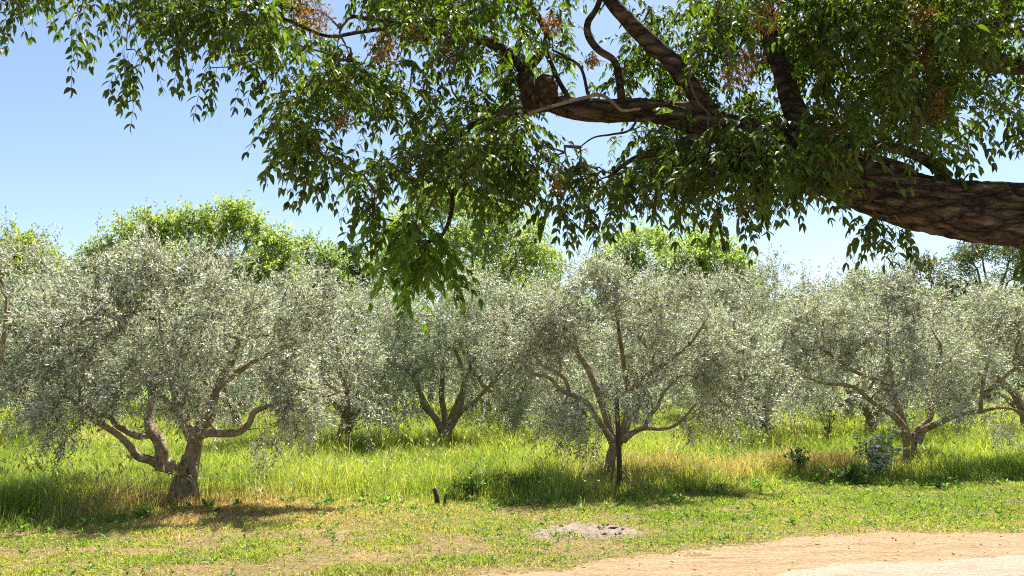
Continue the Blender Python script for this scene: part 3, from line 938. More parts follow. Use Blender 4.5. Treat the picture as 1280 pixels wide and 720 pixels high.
leafy_tree('thin_tree', 1150, 46, .14,
           [(1152, 338, 16, 10, 0), (1138, 350, 12, 8, .2), (1165, 352, 12, 9, 0), (1150, 362, 14, 8, .2)],
           34, .5, 8, 10, (.18, .08), np.array([.12, .12, .05]), 'thin sparse olive-brown tree poking up over the right-hand grove')
leafy_tree('umbrella_pine', 1232, 44, .2,
           [(1205, 325, 20, 12, 0), (1228, 316, 26, 10, .3), (1262, 322, 26, 12, -.3), (1290, 330, 28, 14, 0), (1215, 340, 14, 9, .2), (1252, 345, 12, 7, 0), (1275, 350, 18, 9, 0)],
           90, .5, 10, 12, (.16, .06), np.array([.09, .105, .035]), 'spreading umbrella-shaped tree with open crown, below the big overhanging bough', fork=.62, lean=.5)
leafy_tree('dark_tree', 1212, 60, .2,
           [(1205, 368, 22, 10, 0), (1185, 378, 20, 8, 0), (1228, 376, 22, 10, .4)],
           50, .7, 9, 12, (.24, .12), np.array([.045, .075, .028]), 'low dark rounded treetop beyond the grove under the umbrella tree')
hedge_px = [(-60, 370), (60, 385), (180, 390), (300, 392), (420, 385), (540, 395), (660, 385), (760, 392), (900, 395), (1010, 398), (1110, 400), (1215, 392), (1310, 388)]
hproto = None
for i, (px, py) in enumerate(hedge_px):
    if i < 2:
        o = leafy_tree('background_tree', px, 54, .2,
                   [(px, py, 50, 26, 0), (px - 40, py + 18, 40, 26, .5), (px + 42, py + 20, 40, 28, -.5), (px, py + 45, 74, 34, 0), (px - 30, py + 72, 50, 24, -.5), (px + 35, py + 72, 50, 24, -.3)],
                   170, .9, 9, 12, (.27, .135), LIMEL * np.array([.8, .85, 1.0]) * (1 if i else .9),
                   'green tree in the low line closing off the grove, mostly hidden by olives', 'low trees closing off the grove', fork=.3)
        hproto = [o] if i == 0 else hproto + [o]
    else:
        o = copy_tree(hproto[i % 2])
        o.location = ((px - 640) / F * 54, 54 + random.uniform(-3, 4), 0)
        o.rotation_euler.z = random.uniform(0, 6.28)
        s = random.uniform(.85, 1.05); o.scale = (s, s, s)

# ------------------------------------------------------------------ the overhanging shade tree
SHD = np.array([.072, .112, .02])


def shade_tree():
    Y0 = 5.0
    base = np.array([5.3, 5.4, 0.0])
    root = empty('shade_tree', base)
    # trunk, out of frame on the right, and the stem above the bough
    mb = Mesh()
    P, rr = catmull(np.array([[5.32, 5.4, -.15], [5.3, 5.4, .35], [5.22, 5.38, 1.3], [5.15, 5.3, 2.3], [5.3, 5.35, 3.4], [5.6, 5.6, 4.8], [5.5, 5.9, 6.2]]),
                    [.62, .5, .44, .44, .34, .26, .16], .05)
    tube(mb, P, rr, 40, rough=.1, freq=5, flute=.03, furrow=.1, seed=2)
    mb.build('trunk', M_BBARK, root, base)
    trunkP, trunkR = P, rr
    H = []     # (name, points (px, py, Y, half width px))
    main = [(1420, 300, 5.2, 52), (1360, 282, 5.1, 46), (1280, 269, 5.0, 41), (1200, 262, 5.0, 38), (1130, 248, 5.0, 36), (1075, 230, 5.0, 33),
            (1030, 212, 5.02, 30), (985, 190, 5.05, 27), (940, 172, 5.08, 24), (900, 160, 5.1, 21)]
    ext = [(925, 168, 5.09, 21), (880, 154, 5.1, 20), (840, 143, 5.12, 17), (800, 138, 5.15, 16), (760, 139, 5.18, 15), (720, 136, 5.22, 14), (690, 128, 5.25, 12), (668, 118, 5.3, 9), (650, 96, 5.4, 7)]
    br = [
        [(905, 165, 5.1, 15), (878, 130, 5.05, 13), (855, 98, 5.0, 12), (835, 72, 4.98, 11), (808, 48, 4.95, 11), (785, 25, 4.92, 10), (760, -5, 4.9, 9), (735, -50, 4.9, 8), (720, -110, 4.9, 6)],
        [(1035, 200, 5.0, 20), (1005, 165, 5.0, 16), (988, 125, 5.05, 14), (978, 90, 5.1, 13), (965, 55, 5.15, 12), (958, 20, 5.2, 11), (950, -40, 5.3, 9), (940, -110, 5.4, 7)],
        [(890, 165, 5.12, 12), (868, 176, 5.1, 10), (848, 184, 5.08, 9), (828, 190, 5.06, 8), (806, 194, 5.05, 4.5), (786, 202, 5.05, 3), (760, 222, 5.05, 2)],
        [(690, 132, 5.25, 7), (655, 138, 5.2, 5), (625, 142, 5.15, 4.5), (598, 152, 5.1, 4), (575, 168, 5.0, 3.5), (552, 190, 4.95, 3), (530, 208, 4.9, 2.4)],
        [(690, 128, 5.25, 9), (668, 108, 5.3, 8), (655, 88, 5.35, 8), (640, 70, 5.4, 7), (615, 55, 5.45, 6), (585, 48, 5.5, 5), (550, 42, 5.5, 4), (500, 30, 5.5, 3), (440, 20, 5.4, 2.5)],
        [(655, 90, 5.35, 7), (675, 68, 5.4, 6), (684, 45, 5.45, 5), (672, 20, 5.5, 4.5), (640, -20, 5.5, 4), (600, -70, 5.5, 3)],
        [(778, 128, 5.1, 6), (774, 100, 5.1, 5), (768, 76, 5.1, 4.5), (748, 62, 5.1, 5), (736, 45, 5.1, 5), (735, 28, 5.1, 4.5), (748, 5, 5.1, 4), (755, -40, 5.1, 3)],
        [(712, 124, 5.2, 4), (698, 100, 5.2, 3.2), (688, 76, 5.2, 2.8), (684, 60, 5.25, 2.3)],
        [(735, 118, 5.15, 2.2), (726, 85, 5.15, 1.8), (705, 70, 5.15, 1.6), (690, 62, 5.2, 1.3)],
        [(1186, 222, 5.0, 8), (1165, 205, 4.98, 7), (1140, 192, 4.96, 6.5), (1105, 183, 4.95, 6), (1070, 181, 4.95, 5), (1045, 186, 4.95, 4), (1010, 182, 4.9, 3)],
        [(1140, 212, 4.95, 5), (1110, 202, 4.9, 4.5), (1080, 193, 4.88, 4), (1050, 188, 4.86, 3.5), (1020, 170, 4.85, 3)],
        [(1100, 215, 4.9, 4), (1060, 175, 4.88, 3.5), (1040, 140, 4.88, 3.2), (1028, 105, 4.9, 3), (1022, 70, 4.9, 2.6), (1030, 30, 4.9, 2)],
        [(1400, 130, 5.35, 14), (1330, 88, 5.25, 12), (1272, 82, 5.2, 11), (1235, 78, 5.2, 11), (1212, 62, 5.2, 10), (1215, 42, 5.2, 9.5), (1245, 25, 5.2, 9), (1275, 2, 5.2, 8.5), (1290, -40, 5.2, 8)],
        [(1250, 22, 5.2, 6), (1240, 40, 5.1, 5.5), (1250, 10, 5.1, 5), (1268, -15, 5.1, 5)],
        [(540, 200, 4.92, 3.2), (556, 225, 4.9, 3), (566, 250, 4.88, 2.8), (560, 280, 4.86, 2.6), (548, 298, 4.85, 2.4), (530, 302, 4.85, 2.2), (515, 300, 4.85, 2)],
        [(500, 32, 5.5, 3), (450, 40, 5.2, 2.6), (410, 45, 5.0, 2.4), (370, 30, 4.8, 2.2), (320, 10, 4.7, 2), (250, -5, 4.6, 2), (160, -12, 4.5, 1.8), (80, -10, 4.5, 1.5)],
        [(802, 138, 5.1, 1.8), (788, 162, 4.98, 1.5), (765, 168, 4.9, 1.3), (742, 172, 4.85, 1.1), (722, 186, 4.85, .8)],
    ]
    # stray pale dead twig lying along the bough, and a side loop
    pale = [(660, 142, 5.0, 2.4), (700, 130, 4.95, 2.4), (735, 121, 4.92, 2.4), (752, 119, 4.9, 2.4), (766, 128, 4.9, 2.2), (778, 138, 4.92, 2.0), (800, 136, 4.95, 1.6)]

    def conv(pts):
        return np.array([at(a, b, Y) for a, b, Y, w in pts]), np.array([w * Y / F for a, b, Y, w in pts])
    P0, r0 = conv(main)
    P0 = np.vstack([np.array([[5.25, 5.35, 2.35]]), P0]); r0 = np.concatenate([[.34], r0])
    P, rr = catmull(P0, r0, .010)
    mb = Mesh(); tube(mb, P, rr, 170, rough=.10, freq=5, furrow=.13, seed=11)
    mb.build('bough', M_BBARK, root, base)
    LP, LR = [P[::4][40:]], [rr[::4][40:]]
    P, rr = catmull(*conv(ext), .015)
    mb = Mesh(); tube(mb, P, rr, 60, rough=.13, freq=9, furrow=.11, seed=31)
    mb.build('bough', M_BBARK, root, base)
    LP.append(P[::4]); LR.append(rr[::4])
    for i, b in enumerate(br):
        P, rr = catmull(*conv(b), .02)
        if i == 12:                                       # this one springs from the trunk
            P = np.vstack([[5.25, 5.35, 3.2], P]); rr = np.concatenate([[.09], rr])
        mb = Mesh(); tube(mb, P, rr, 26 if rr[0] > .03 else 9, rough=.12, freq=10, furrow=.08 if rr[0] > .03 else 0, seed=i + 40)
        mb.build('branch', M_BBARK, root, base)
        LP.append(P[::2]); LR.append(rr[::2])
    P, rr = catmull(*conv(pale), .02)
    mb = Mesh(); tube(mb, P, rr, 8, rough=.1)
    o = mb.build('dead_twig', M_OBARK, root, base); o['label'] = 'pale dead twig along the top of the bough'
    # brown burl where the bough breaks off, and the knot on the bough
    for (px, py, Y, sx, sz, sd) in ((683, 112, 5.15, 16, 22, 1), (662, 120, 5.2, 12, 20, 2), (1091, 230, 4.87, 9, 8, 3), (1087, 243, 4.87, 6, 9, 6)):
        mb = Mesh()
        u = np.linspace(0, math.pi, 18); w = np.linspace(0, 2 * math.pi, 26, endpoint=False)
        Uu, Ww = np.meshgrid(u, w, indexing='ij')
        q = np.stack([np.sin(Uu) * np.cos(Ww), np.sin(Uu) * np.sin(Ww), np.cos(Uu)], -1)
        nn = vnoise3(q[..., 0] * 2.5 + 9, q[..., 1] * 2.5 + 9, q[..., 2] * 2.5 + 9, sd)
        m = Y / F
        V = at(px, py, Y) + q * (.7 + .6 * nn)[..., None] * np.array([sx * m, .05, sz * m])
        idx = np.arange(V.shape[0] * V.shape[1]).reshape(V.shape[:2])
        a = idx[:-1]; b2 = np.roll(a, -1, 1); d = idx[1:]; c = np.roll(d, -1, 1)
        mb.add(V.reshape(-1, 3), np.stack([a, d, c, b2], -1).reshape(-1, 4))
        mb.build('burl', M_BURL, root, base)

    # --- foliage: lower outline of the canopy in the photograph
    BX = np.array([-200, 0, 30, 60, 100, 130, 160, 180, 200, 235, 260, 285, 310, 340, 352, 365, 400, 440, 465, 490, 560, 585, 610, 640, 690, 720, 760, 800, 850, 900, 940, 975, 1010, 1040, 1060, 1120, 1160, 1200, 1230, 1260, 1300, 1500])
    BY = np.array([-20, -12, -2, -12, 8, 24, 26, 20, 20, 25, 38, 40, 50, 66, 170, 180, 205, 225, 222, 230, 222, 205, 200, 185, 200, 222, 218, 212, 222, 226, 214, 216, 205, 205, 195, 195, 185, 165, 140, 110, 115, 120]) * 1.0
    GAPS = [(693, 172, 34, 26), (425, 6, 26, 24), (742, 90, 22, 28), (805, 82, 20, 20), (700, 45, 16, 26), (615, 38, 12, 14), (770, 190, 22, 20),
            (1080, 205, 45, 12), (905, 105, 10, 20), (1150, 130, 10, 10), (870, 125, 14, 14), (560, 232, 14, 12), (735, 200, 14, 18)]
    CORR = []
    for line, extra in ((main[:6], 10), (ext, 24), (br[0], 26), (br[1], 16), (br[2], 4), (br[6], 16), (br[12], 18), (br[9], 12)):
        for (a, b, _, w_), (a2, b2, _, w2) in zip(line[:-1], line[1:]):
            for t in np.linspace(0, 1, 4):
                CORR.append((a + (a2 - a) * t, b + (b2 - b) * t, w_ + extra))
    cl = []
    tries = 0
    while len(cl) < 440 and tries < 60000:
        tries += 1
        px = R.uniform(-60, 1330); py = R.uniform(-40, 300)
        lim = np.interp(px, BX, BY)
        if py > lim - 8:
            continue
        if any(((px - a) / (rx + 12)) ** 2 + ((py - b) / (ry + 10)) ** 2 < 1 for a, b, rx, ry in GAPS):
            continue
        dn = fbm(np.array([px / 70]), np.array([py / 50]), 19, 3)[0]
        if dn < .475 and py < lim - 30:
            continue
        Y = R.uniform(4.3, 6.2)
        if px < 340:
            Y = R.uniform(4.3, 5.3)
        if Y < 5.35 and any(np.hypot(px - a, py - b) < w_ for a, b, w_ in CORR):
            continue
        p = at(px, py, Y)
        cl.append(p)
    # leafy masses that hide the inner end of the bough and hang below it
    for x0, x1, y0, y1, Ya, Yb, k in ((885, 1045, 140, 225, 4.35, 4.75, 30), (800, 900, 165, 225, 4.5, 4.85, 14), (560, 690, 160, 225, 4.6, 5.4, 22), (700, 800, 205, 235, 4.6, 5.4, 12),
                                      (880, 1130, -10, 110, 5.3, 6.2, 36), (1050, 1190, 60, 165, 5.2, 6.0, 26), (760, 880, 0, 100, 5.3, 6.2, 16), (590, 740, 0, 110, 5.4, 6.2, 14), (1060, 1240, -20, 50, 4.6, 5.2, 16),
                                      (930, 1030, -20, 30, 4.6, 5.0, 8)):
        for _ in range(k):
            cl.append(at(R.uniform(x0, x1), R.uniform(y0, y1), R.uniform(Ya, Yb)))
    inframe = len(cl)
    # the crown above and behind the picture
    for _ in range(210):
        px = R.uniform(-150, 1500); py = R.uniform(-420, -30)
        p = at(px, py, R.uniform(4.2, 6.8))
        cl.append(p)
    for _ in range(120):
        a = R.uniform(0, 2 * math.pi); r_ = R.uniform(.5, 2.4)
        cl.append(np.array([5.9 + math.cos(a) * r_, 5.9 + math.sin(a) * r_, R.uniform(4.0, 7.0)]))
    # drooping sprays traced one by one: (px, py, Y, number of leaves, dir x, length scale)
    sprays = [(20, 5, 4.5, 3, -.3, 1), (95, 30, 4.5, 3, .1, 1), (158, 62, 4.5, 4, 0, 1), (172, 70, 4.5, 3, -.2, 1), (225, 55, 4.5, 3, .1, .9), (222, 20, 4.5, 4, 0, .9), (268, 85, 4.5, 3, -.4, .9),
              (318, 75, 4.5, 3, .3, .9), (345, 88, 4.6, 3, .2, .9), (378, 155, 4.6, 4, -.6, 1), (360, 165, 4.6, 3, -.9, .9), (398, 195, 4.6, 4, -.2, .9), (420, 190, 4.7, 3, .2, 1), (445, 215, 4.7, 4, 0, .9),
              (468, 240, 4.7, 4, -.2, .9), (622, 212, 4.7, 4, 0, .9), (600, 225, 4.7, 3, -.2, .9), (650, 205, 4.8, 3, .2, .8),
              (690, 245, 4.8, 4, 0, .8), (735, 248, 4.8, 4, .2, .8), (705, 250, 4.8, 3, -.3, .8), (770, 232, 4.8, 3, 0, .9), (860, 240, 4.8, 4, .1, .9), (900, 250, 4.8, 4, 0, .8), (925, 240, 4.8, 4, .3, .9), (945, 232, 4.8, 3, .2, .8),
              (1095, 268, 4.85, 5, -.4, .9), (1110, 272, 4.85, 4, 0, .9), (1088, 270, 4.85, 3, -.9, .7), (1125, 278, 4.9, 3, .4, .7), (1282, 300, 4.9, 4, -.1, .8),
              (1185, 180, 4.9, 4, .1, .9), (1208, 160, 4.9, 3, .3, .9), (1272, 130, 4.8, 4, -.4, .9), (1280, 150, 4.8, 3, -.2, .8), (1150, 190, 4.9, 3, .2, .8)]
    # the big bright sprig hanging in front of the far tree
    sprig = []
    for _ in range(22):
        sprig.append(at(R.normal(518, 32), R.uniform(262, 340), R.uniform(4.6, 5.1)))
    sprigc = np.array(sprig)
    clusters = np.array(cl)
    allc = np.vstack([clusters, np.array([at(s[0], s[1], s[2]) for s in sprays]), sprigc])
    LPa = np.vstack(LP + [trunkP[90:]]); LRa = np.concatenate(LR + [trunkR[90:]])
    tw, order = grow(LPa, LRa, allc, up_bias=.1, r_tip=.0022, seg=.06, wob=.05, r_max=.013)
    mb = Mesh()
    for pts, rr in tw:
        tube(mb, pts, rr, 5, cap=False)
    mbr = mb

    # compound leaves
    def compound(mbl, mbr, p, d, l, np_, tint, lfl, lfw, droop, hue=.12, val=.25):
        m = len(p)
        t = np.linspace(.22, 1, np_)[None, :, None]
        pos = p[:, None] + d[:, None] * l[:, None, None] * t
        pos[..., 2] -= (droop * l)[:, None] * t[..., 0] ** 2
        tan = np.repeat(d[:, None], np_, 1).copy(); tan[..., 2] -= 2 * droop[:, None] * t[..., 0]; tan = unit(tan)
        s = unit(np.cross(tan, np.array([0, 0, 1.0]) + R.normal(0, .25, (m, 1, 3))))
        tv = 1 + R.normal(0, .18, (m, 1))
        mbl.cur = 1
        for sg in (-1, 1):
            D = unit(tan * .55 + s * sg * .8 + np.array([0, 0, -.38]) + R.normal(0, .16, (m, np_, 3)))
            k = m * np_
            C = np.clip(jitter_col(tint, k, hue, val) * np.repeat(tv, np_, 0), .004, 1)
            sc = R.uniform(.62, 1.3, k) * np.tile(np.sin(np.linspace(.7, 2.5, np_)) * .3 + .75, m)
            nrm = np.array([0, 0, 1.0]) + R.normal(0, .5, (k, 3))
            add_leaves(mbl, pos.reshape(-1, 3), D.reshape(-1, 3), lfl * sc, lfw * sc, C, spin=nrm, detail=True)
        k = m
        mbl.cur = 1
        add_leaves(mbl, pos[:, -1], tan[:, -1], np.full(k, lfl * 1.1), np.full(k, lfw), jitter_col(tint, k, hue, val), spin=np.array([0, 0, 1.0]) + R.normal(0, .4, (k, 3)), detail=True)
        mbr.cur = 0
        # rachis
        full = np.concatenate([p[:, None], pos], 1)
        for off_ in (np.array([.0014, 0, 0]), np.array([0, .0014, 0])):
            V = np.stack([full - off_, full + off_], 2)          # m, np+1, 2, 3
            q = full.shape[1]
            idx = np.arange(m * q * 2).reshape(m, q, 2)
            Fq = np.stack([idx[:, :-1, 0], idx[:, :-1, 1], idx[:, 1:, 1], idx[:, 1:, 0]], -1).reshape(-1, 4)
            mbr.add(V.reshape(-1, 3), Fq)
    mbl = mbr
    per = 6
    ci = np.repeat(np.arange(len(clusters)), per); m = len(ci)
    p = clusters[ci] + R.normal(0, .055, (m, 3))
    a = R.uniform(0, 2 * math.pi, m)
    d = unit(np.stack([np.cos(a), np.sin(a), R.normal(-.15, .4, m)], 1))
    compound(mbl, mbr, p, d, R.uniform(.14, .27, m), 6, SHD, .062, .0235, R.uniform(.3, 1.1, m))
    for (px, py, Y, k, dx, ls) in sprays:
        c = at(px, py, Y)
        pp = c + R.normal(0, .02, (k, 3))
        dd = unit(np.stack([dx + R.normal(0, .3, k), R.normal(0, .3, k), R.uniform(-1.2, -.6, k)], 1))
        compound(mbl, mbr, pp, dd, R.uniform(.2, .3, k) * ls, 6, SHD, .066, .028, R.uniform(.1, .4, k))
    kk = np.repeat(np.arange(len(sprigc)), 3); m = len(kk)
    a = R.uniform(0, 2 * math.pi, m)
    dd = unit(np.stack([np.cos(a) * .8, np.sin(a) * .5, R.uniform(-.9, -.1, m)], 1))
    compound(mbl, mbr, sprigc[kk] + R.normal(0, .03, (m, 3)), dd, R.uniform(.16, .28, m), 5, SHD * np.array([1.35, 1.6, 1.1]), .082, .030, R.uniform(.3, .9, m))  # raised tint puts the sprig's backlit brightness into its leaf colour
    mbl.build('crown', [M_TWIG, M_SHADE], root, base)
    # withered brown clusters
    for (px, py, rr_) in [(395, 22, 24), (372, 8, 20), (480, 62, 26), (522, 45, 20), (428, 108, 16), (430, 150, 14), (925, 92, 26), (955, 20, 26), (940, 70, 18), (1165, 125, 20), (1150, 68, 22), (1148, 20, 24), (1172, 145, 14),
                          (690, 30, 16), (700, 225, 16), (955, 182, 14), (925, 255, 20), (950, 240, 16), (1025, 190, 14), (905, 190, 12), (560, 65, 18), (1105, 90, 16), (740, 75, 10)]:
        mb = Mesh()
        Y = R.uniform(4.55, 4.95)
        c = at(px, py, Y); m = Y / F * rr_
        n = int(rr_ * 13)
        pp = c + unit(R.normal(size=(n, 3))) * (R.uniform(0, 1, (n, 1)) ** .5) * m * np.array([1, .8, 1])
        D = unit(R.normal(0, .6, (n, 3)) + np.array([0, 0, -.6]))
        tint = np.array([.27, .155, .06]) * R.uniform(.7, 1.2)
        add_leaves(mb, pp, D, R.uniform(.02, .045, n), R.uniform(.006, .014, n), jitter_col(tint, n, .12, .3))
        st = c + np.array([0, 0, m * 1.2])
        for _ in range(9):
            e = c + unit(R.normal(size=3)) * m * .9
            tube(mb, np.array([st, (st + e) / 2 + R.normal(0, .01, 3), e]), [.002, .0015, .001], 3, cap=False, col=[.16, .1, .05])
        mb.build('withered_cluster', M_DRYLEAF, root, base)
    return tag(root, 'shade tree overhead with a thick furrowed bough and drooping compound leaves', 'tree')


M_BURL = bark_mat('burl_wood', (.05, .028, .016), (.25, .145, .075), scale=22, bump=1, bdist=.04)
shade_tree()

# ------------------------------------------------------------------ small things on the ground
def zat(x, y):
    return float(height(np.array([x]), np.array([y]))[0])


# stake beside the third olive
SY = 11.6
b = at(775, 616, SY); bz = zat(b[0], SY)
tp_ = at(770.5, 498, SY)
mb = Mesh()
tube(mb, np.array([[b[0], SY, bz - .2], [(b[0] + tp_[0]) / 2 + .01, SY, bz + .6], [tp_[0], SY, tp_[2]]]), [.04, .038, .034], 10, rough=.08, freq=12)
tag(mb.build('wooden_stake', M_STAKE, None, (b[0], SY, bz)), 'thin upright wooden stake supporting the open-limbed olive', 'stake')

# stubby cut post and pale stick in the meadow edge
g1 = ground_at(552, 628)
mb = Mesh()
tube(mb, np.array([[g1[0] - .05, g1[1], -.05], [g1[0] - .06, g1[1], .12], [g1[0] - .1, g1[1] + .02, .22]]), [.035, .035, .03], 8, rough=.2)
tube(mb, np.array([[g1[0] + .04, g1[1] - .03, -.05], [g1[0] + .045, g1[1] - .03, .1], [g1[0] + .06, g1[1] - .03, .16]]), [.018, .018, .014], 7, rough=.2)
tag(mb.build('cut_stump', M_STAKE, None, (g1[0], g1[1], 0)), 'small dark cut stump with a pale stick at the meadow edge', 'stump')


def herb(name, px, py, hgt, wid, n, leaf, tint, label, cat, mat=M_GREEN, flowers=0, fsize=.05, Y=None):
    g0 = ground_at(px, py) if Y is None else at(px, py, Y)
    base = np.array([g0[0], g0[1], zat(g0[0], g0[1])])
    root = empty(name, base)
    stems, leaves = Mesh(), Mesh()
    nst = max(5, int(n ** .5))
    tips = []
    for i in range(nst):
        a = R.uniform(0, 6.28); rr = wid * R.uniform(.1, 1)
        tip = base + np.array([math.cos(a) * rr, math.sin(a) * rr * .8, hgt * R.uniform(.45, 1)])
        mid = (base + tip) / 2 + np.array([0, 0, hgt * .1]) - (tip - base) * np.array([.15, .15, 0])
        P, r_ = catmull([base + [0, 0, -.03], mid, tip], [.008, .006, .003], .05)
        tube(stems, P, r_, 5, cap=False, col=[.1, .12, .04])
        tips.append(P[len(P) // 3:])
    tp = np.vstack(tips)
    k = R.integers(0, len(tp), n)
    p = tp[k] + R.normal(0, .03, (n, 3))
    d = unit(R.normal(0, .8, (n, 3)) + unit(p - base) * .6 + [0, 0, .1])
    add_leaves(leaves, p, d, leaf * R.uniform(.6, 1.2, n), leaf * .5 * R.uniform(.7, 1.1, n), jitter_col(tint, n), detail=True)
    stems.build('stems', M_TWIG, root, base)
    leaves.build('foliage', mat, root, base)
    if flowers:
        fl = Mesh()
        c = tp[R.integers(0, len(tp), flowers)] + np.stack([R.normal(0, .07, flowers), R.normal(-.03, .06, flowers), R.uniform(0, .07, flowers)], 1)
        for s in range(5):
            aa = s * 2 * math.pi / 5
            dd = unit(np.stack([np.full(flowers, math.cos(aa)), np.full(flowers, math.sin(aa)), R.uniform(.1, .6, flowers)], 1) + R.normal(0, .2, (flowers, 3)))
            add_leaves(fl, c, dd, np.full(flowers, fsize), np.full(flowers, fsize * .8), jitter_col((.72, .72, .6), flowers, .03, .06), detail=True)
        o = fl.build('blossom_or_lit_top', M_FLOWER, root, base)  # real flowers on the weed; on the bush, petals painting sunlit leaf tops
    return tag(root, label, cat)


herb('lit_top_bush', 1098, 583, .78, .38, 1000, .085, np.array([.34, .42, .13]), 'leafy bush with sunlit tops made as white petals at the foot of the short-trunked olive', 'bush', flowers=240, fsize=.05, Y=13.2)  # pale leaf tint and white petals stand in for sunlight on the leaves
herb('weed_plant', 590, 620, .28, .45, 260, .075, np.array([.16, .26, .05]), 'dark broad-leaved weed clump beside the small cut stump', 'plant')
herb('weed_plant', 652, 616, .28, .42, 220, .075, np.array([.14, .22, .04]), 'bushy green weed clump right of centre at the meadow edge', 'plant')
herb('weed_plant', 1000, 590, .45, .28, 240, .09, np.array([.10, .17, .04]), 'leafy weed with tiny white flowers left of the bush', 'plant', flowers=24, fsize=.025)
herb('weed_plant', 1062, 600, .30, .45, 260, .09, np.array([.14, .22, .05]), 'low weed clump standing for the dark shadow in front of the bush', 'plant')  # leafy clump placed where only a shadow darkens the grass
herb('sapling', 1036, 556, 1.1, .3, 240, .07, np.array([.09, .12, .05]), 'thin young olive sapling standing in grass left of the bush', 'sapling', Y=18.5)
herb('weed_plant', 325, 590, .55, .3, 90, .06, np.array([.07, .09, .03]), 'sparse wiry weed right of the gnarled olive trunk', 'plant', Y=12.4)


# broad-leaved rosettes in the mown verge and along the meadow edge
def weeds():
    mb = Mesh()
    n = 1000
    x, y = scatter(n * 4, 6.5, 13)
    k = (y > path_edge(x) + .05) & (y < tall_edge(x) + .5) & (R.uniform(0, 1, len(x)) < .14 + .3 * np.exp(-((y - tall_edge(x)) / .8) ** 2) + .35 * sstep(1, 4, x))
    x, y = x[k][:n], y[k][:n]; n = len(x)
    d = np.abs(y - tall_edge(x))
    sz = R.uniform(.025, .055, n) * (1 + 1.2 * np.exp(-(d / .4) ** 2))
    z = height(x, y)
    for s in range(7):
        a = s * .9 + R.uniform(0, .6, n)
        D = unit(np.stack([np.cos(a), np.sin(a), R.uniform(.1, 1.2, n)], 1))
        P = np.stack([x, y, z + R.uniform(.005, .05, n)], 1) + R.normal(0, .01, (n, 3))
        add_leaves(mb, P, D, sz * R.uniform(.7, 1.3, n), sz * .5, jitter_col((.17, .26, .05), n), detail=True)
    tag(mb.build('weeds', M_GREEN), 'low broad-leaved weeds scattered through the mown verge', 'weeds', kind='stuff')


weeds()

# wild flowers
def wildflowers():
    mb = Mesh()
    n = 420
    x, y = scatter(n * 4, 9.5, 20, power=0)
    k = (y > tall_edge(x) - .3) & (fbm(x * .5, y * .5, 77, 2) > .5)
    x, y = x[k][:n], y[k][:n]; n = len(x)
    h = R.uniform(.25, .5, n)
    blades(mb, x, y, h, .0006 * y, R.uniform(.1, .4, n), jitter_col((.13, .17, .04), n))
    tip = mb.v[-1].reshape(n, 5, 3)[:, 4]
    for s in range(5):
        aa = s * 1.2566
        dd = unit(np.stack([np.full(n, math.cos(aa)), np.full(n, math.sin(aa)), np.full(n, .5)], 1) + R.normal(0, .2, (n, 3)))
        add_leaves(mb, tip, dd, np.full(n, .022), np.full(n, .018), jitter_col((.75, .73, .6), n, .03, .06))
    tag(mb.build('wildflowers', M_FLOWER), 'scattered tiny pale wildflowers dotted through the meadow grass', 'flowers', kind='stuff')


wildflowers()

# ash patch: low uneven mound of grey burnt earth with a few charred lumps
ac = ground_at(725, 657)
def ash_patch():
    root = empty('ash_patch', (ac[0], ac[1], 0))
    n1, n2 = 60, 46
    th = np.linspace(0, 2 * math.pi, n1, endpoint=False); rr = np.linspace(0, 1, n2)
    TH, RR = np.meshgrid(th, rr, indexing='ij')
    wob = 1 + .9 * (fbm(np.cos(TH) * 1.6 + 5, np.sin(TH) * 1.6 + 5, 6, 4) - .5)
    X = ac[0] + np.cos(TH) * RR * .66 * wob; Yy = ac[1] + np.sin(TH) * RR * .5 * wob
    Z = height(X, Yy) + .010 + (1 - RR ** 3) * (.005 + .07 * (fbm(X * 7, Yy * 8, 14, 4) - .42)) - .02 * RR ** 5
    V = np.stack([X, Yy, Z], -1)
    idx = np.arange(n1 * n2).reshape(n1, n2)
    a = idx[:, :-1]; b2 = idx[:, 1:]; c = np.roll(idx, -1, 0)[:, 1:]; d = np.roll(idx, -1, 0)[:, :-1]
    mb = Mesh(); mb.add(V.reshape(-1, 3), np.stack([a, b2, c, d], -1).reshape(-1, 4))
    mb.build('ash_bed', soil_mat('ash', [(.07, .055, .045), (.32, .25, .20), (.24, .185, .15), (.42, .34, .28)], scale=4, fine=30, bump=1, bdist=.04), root, (ac[0], ac[1], 0))
    M_CHAR = bark_mat('charred_wood', (.03, .025, .02), (.10, .08, .065), scale=25)
    for i in range(14):
        a_ = R.uniform(0, 6.28); q = R.uniform(.2, 1) ** .5
        px, py = ac[0] + math.cos(a_) * .58 * q, ac[1] + (abs(math.sin(a_)) * .44 * q if i % 3 else math.sin(a_) * .4 * q)
        z = zat(px, py) + .022
        ln = R.uniform(.01, .05); t = R.uniform(0, 6.28)
        mb = Mesh()
        v = np.array([math.cos(t), math.sin(t), R.uniform(-.1, .3)]) * ln
        tube(mb, np.array([[px, py, z] - v, [px, py, z + .008], [px, py, z] + v]), [.005, .012, .005], 7, rough=.35, seed=i)
        mb.build('charred_stick', M_CHAR, root, (ac[0], ac[1], 0))
    return tag(root, 'grey burnt ash patch with charred bits on the mown grass', 'ash patch')


ash_patch()

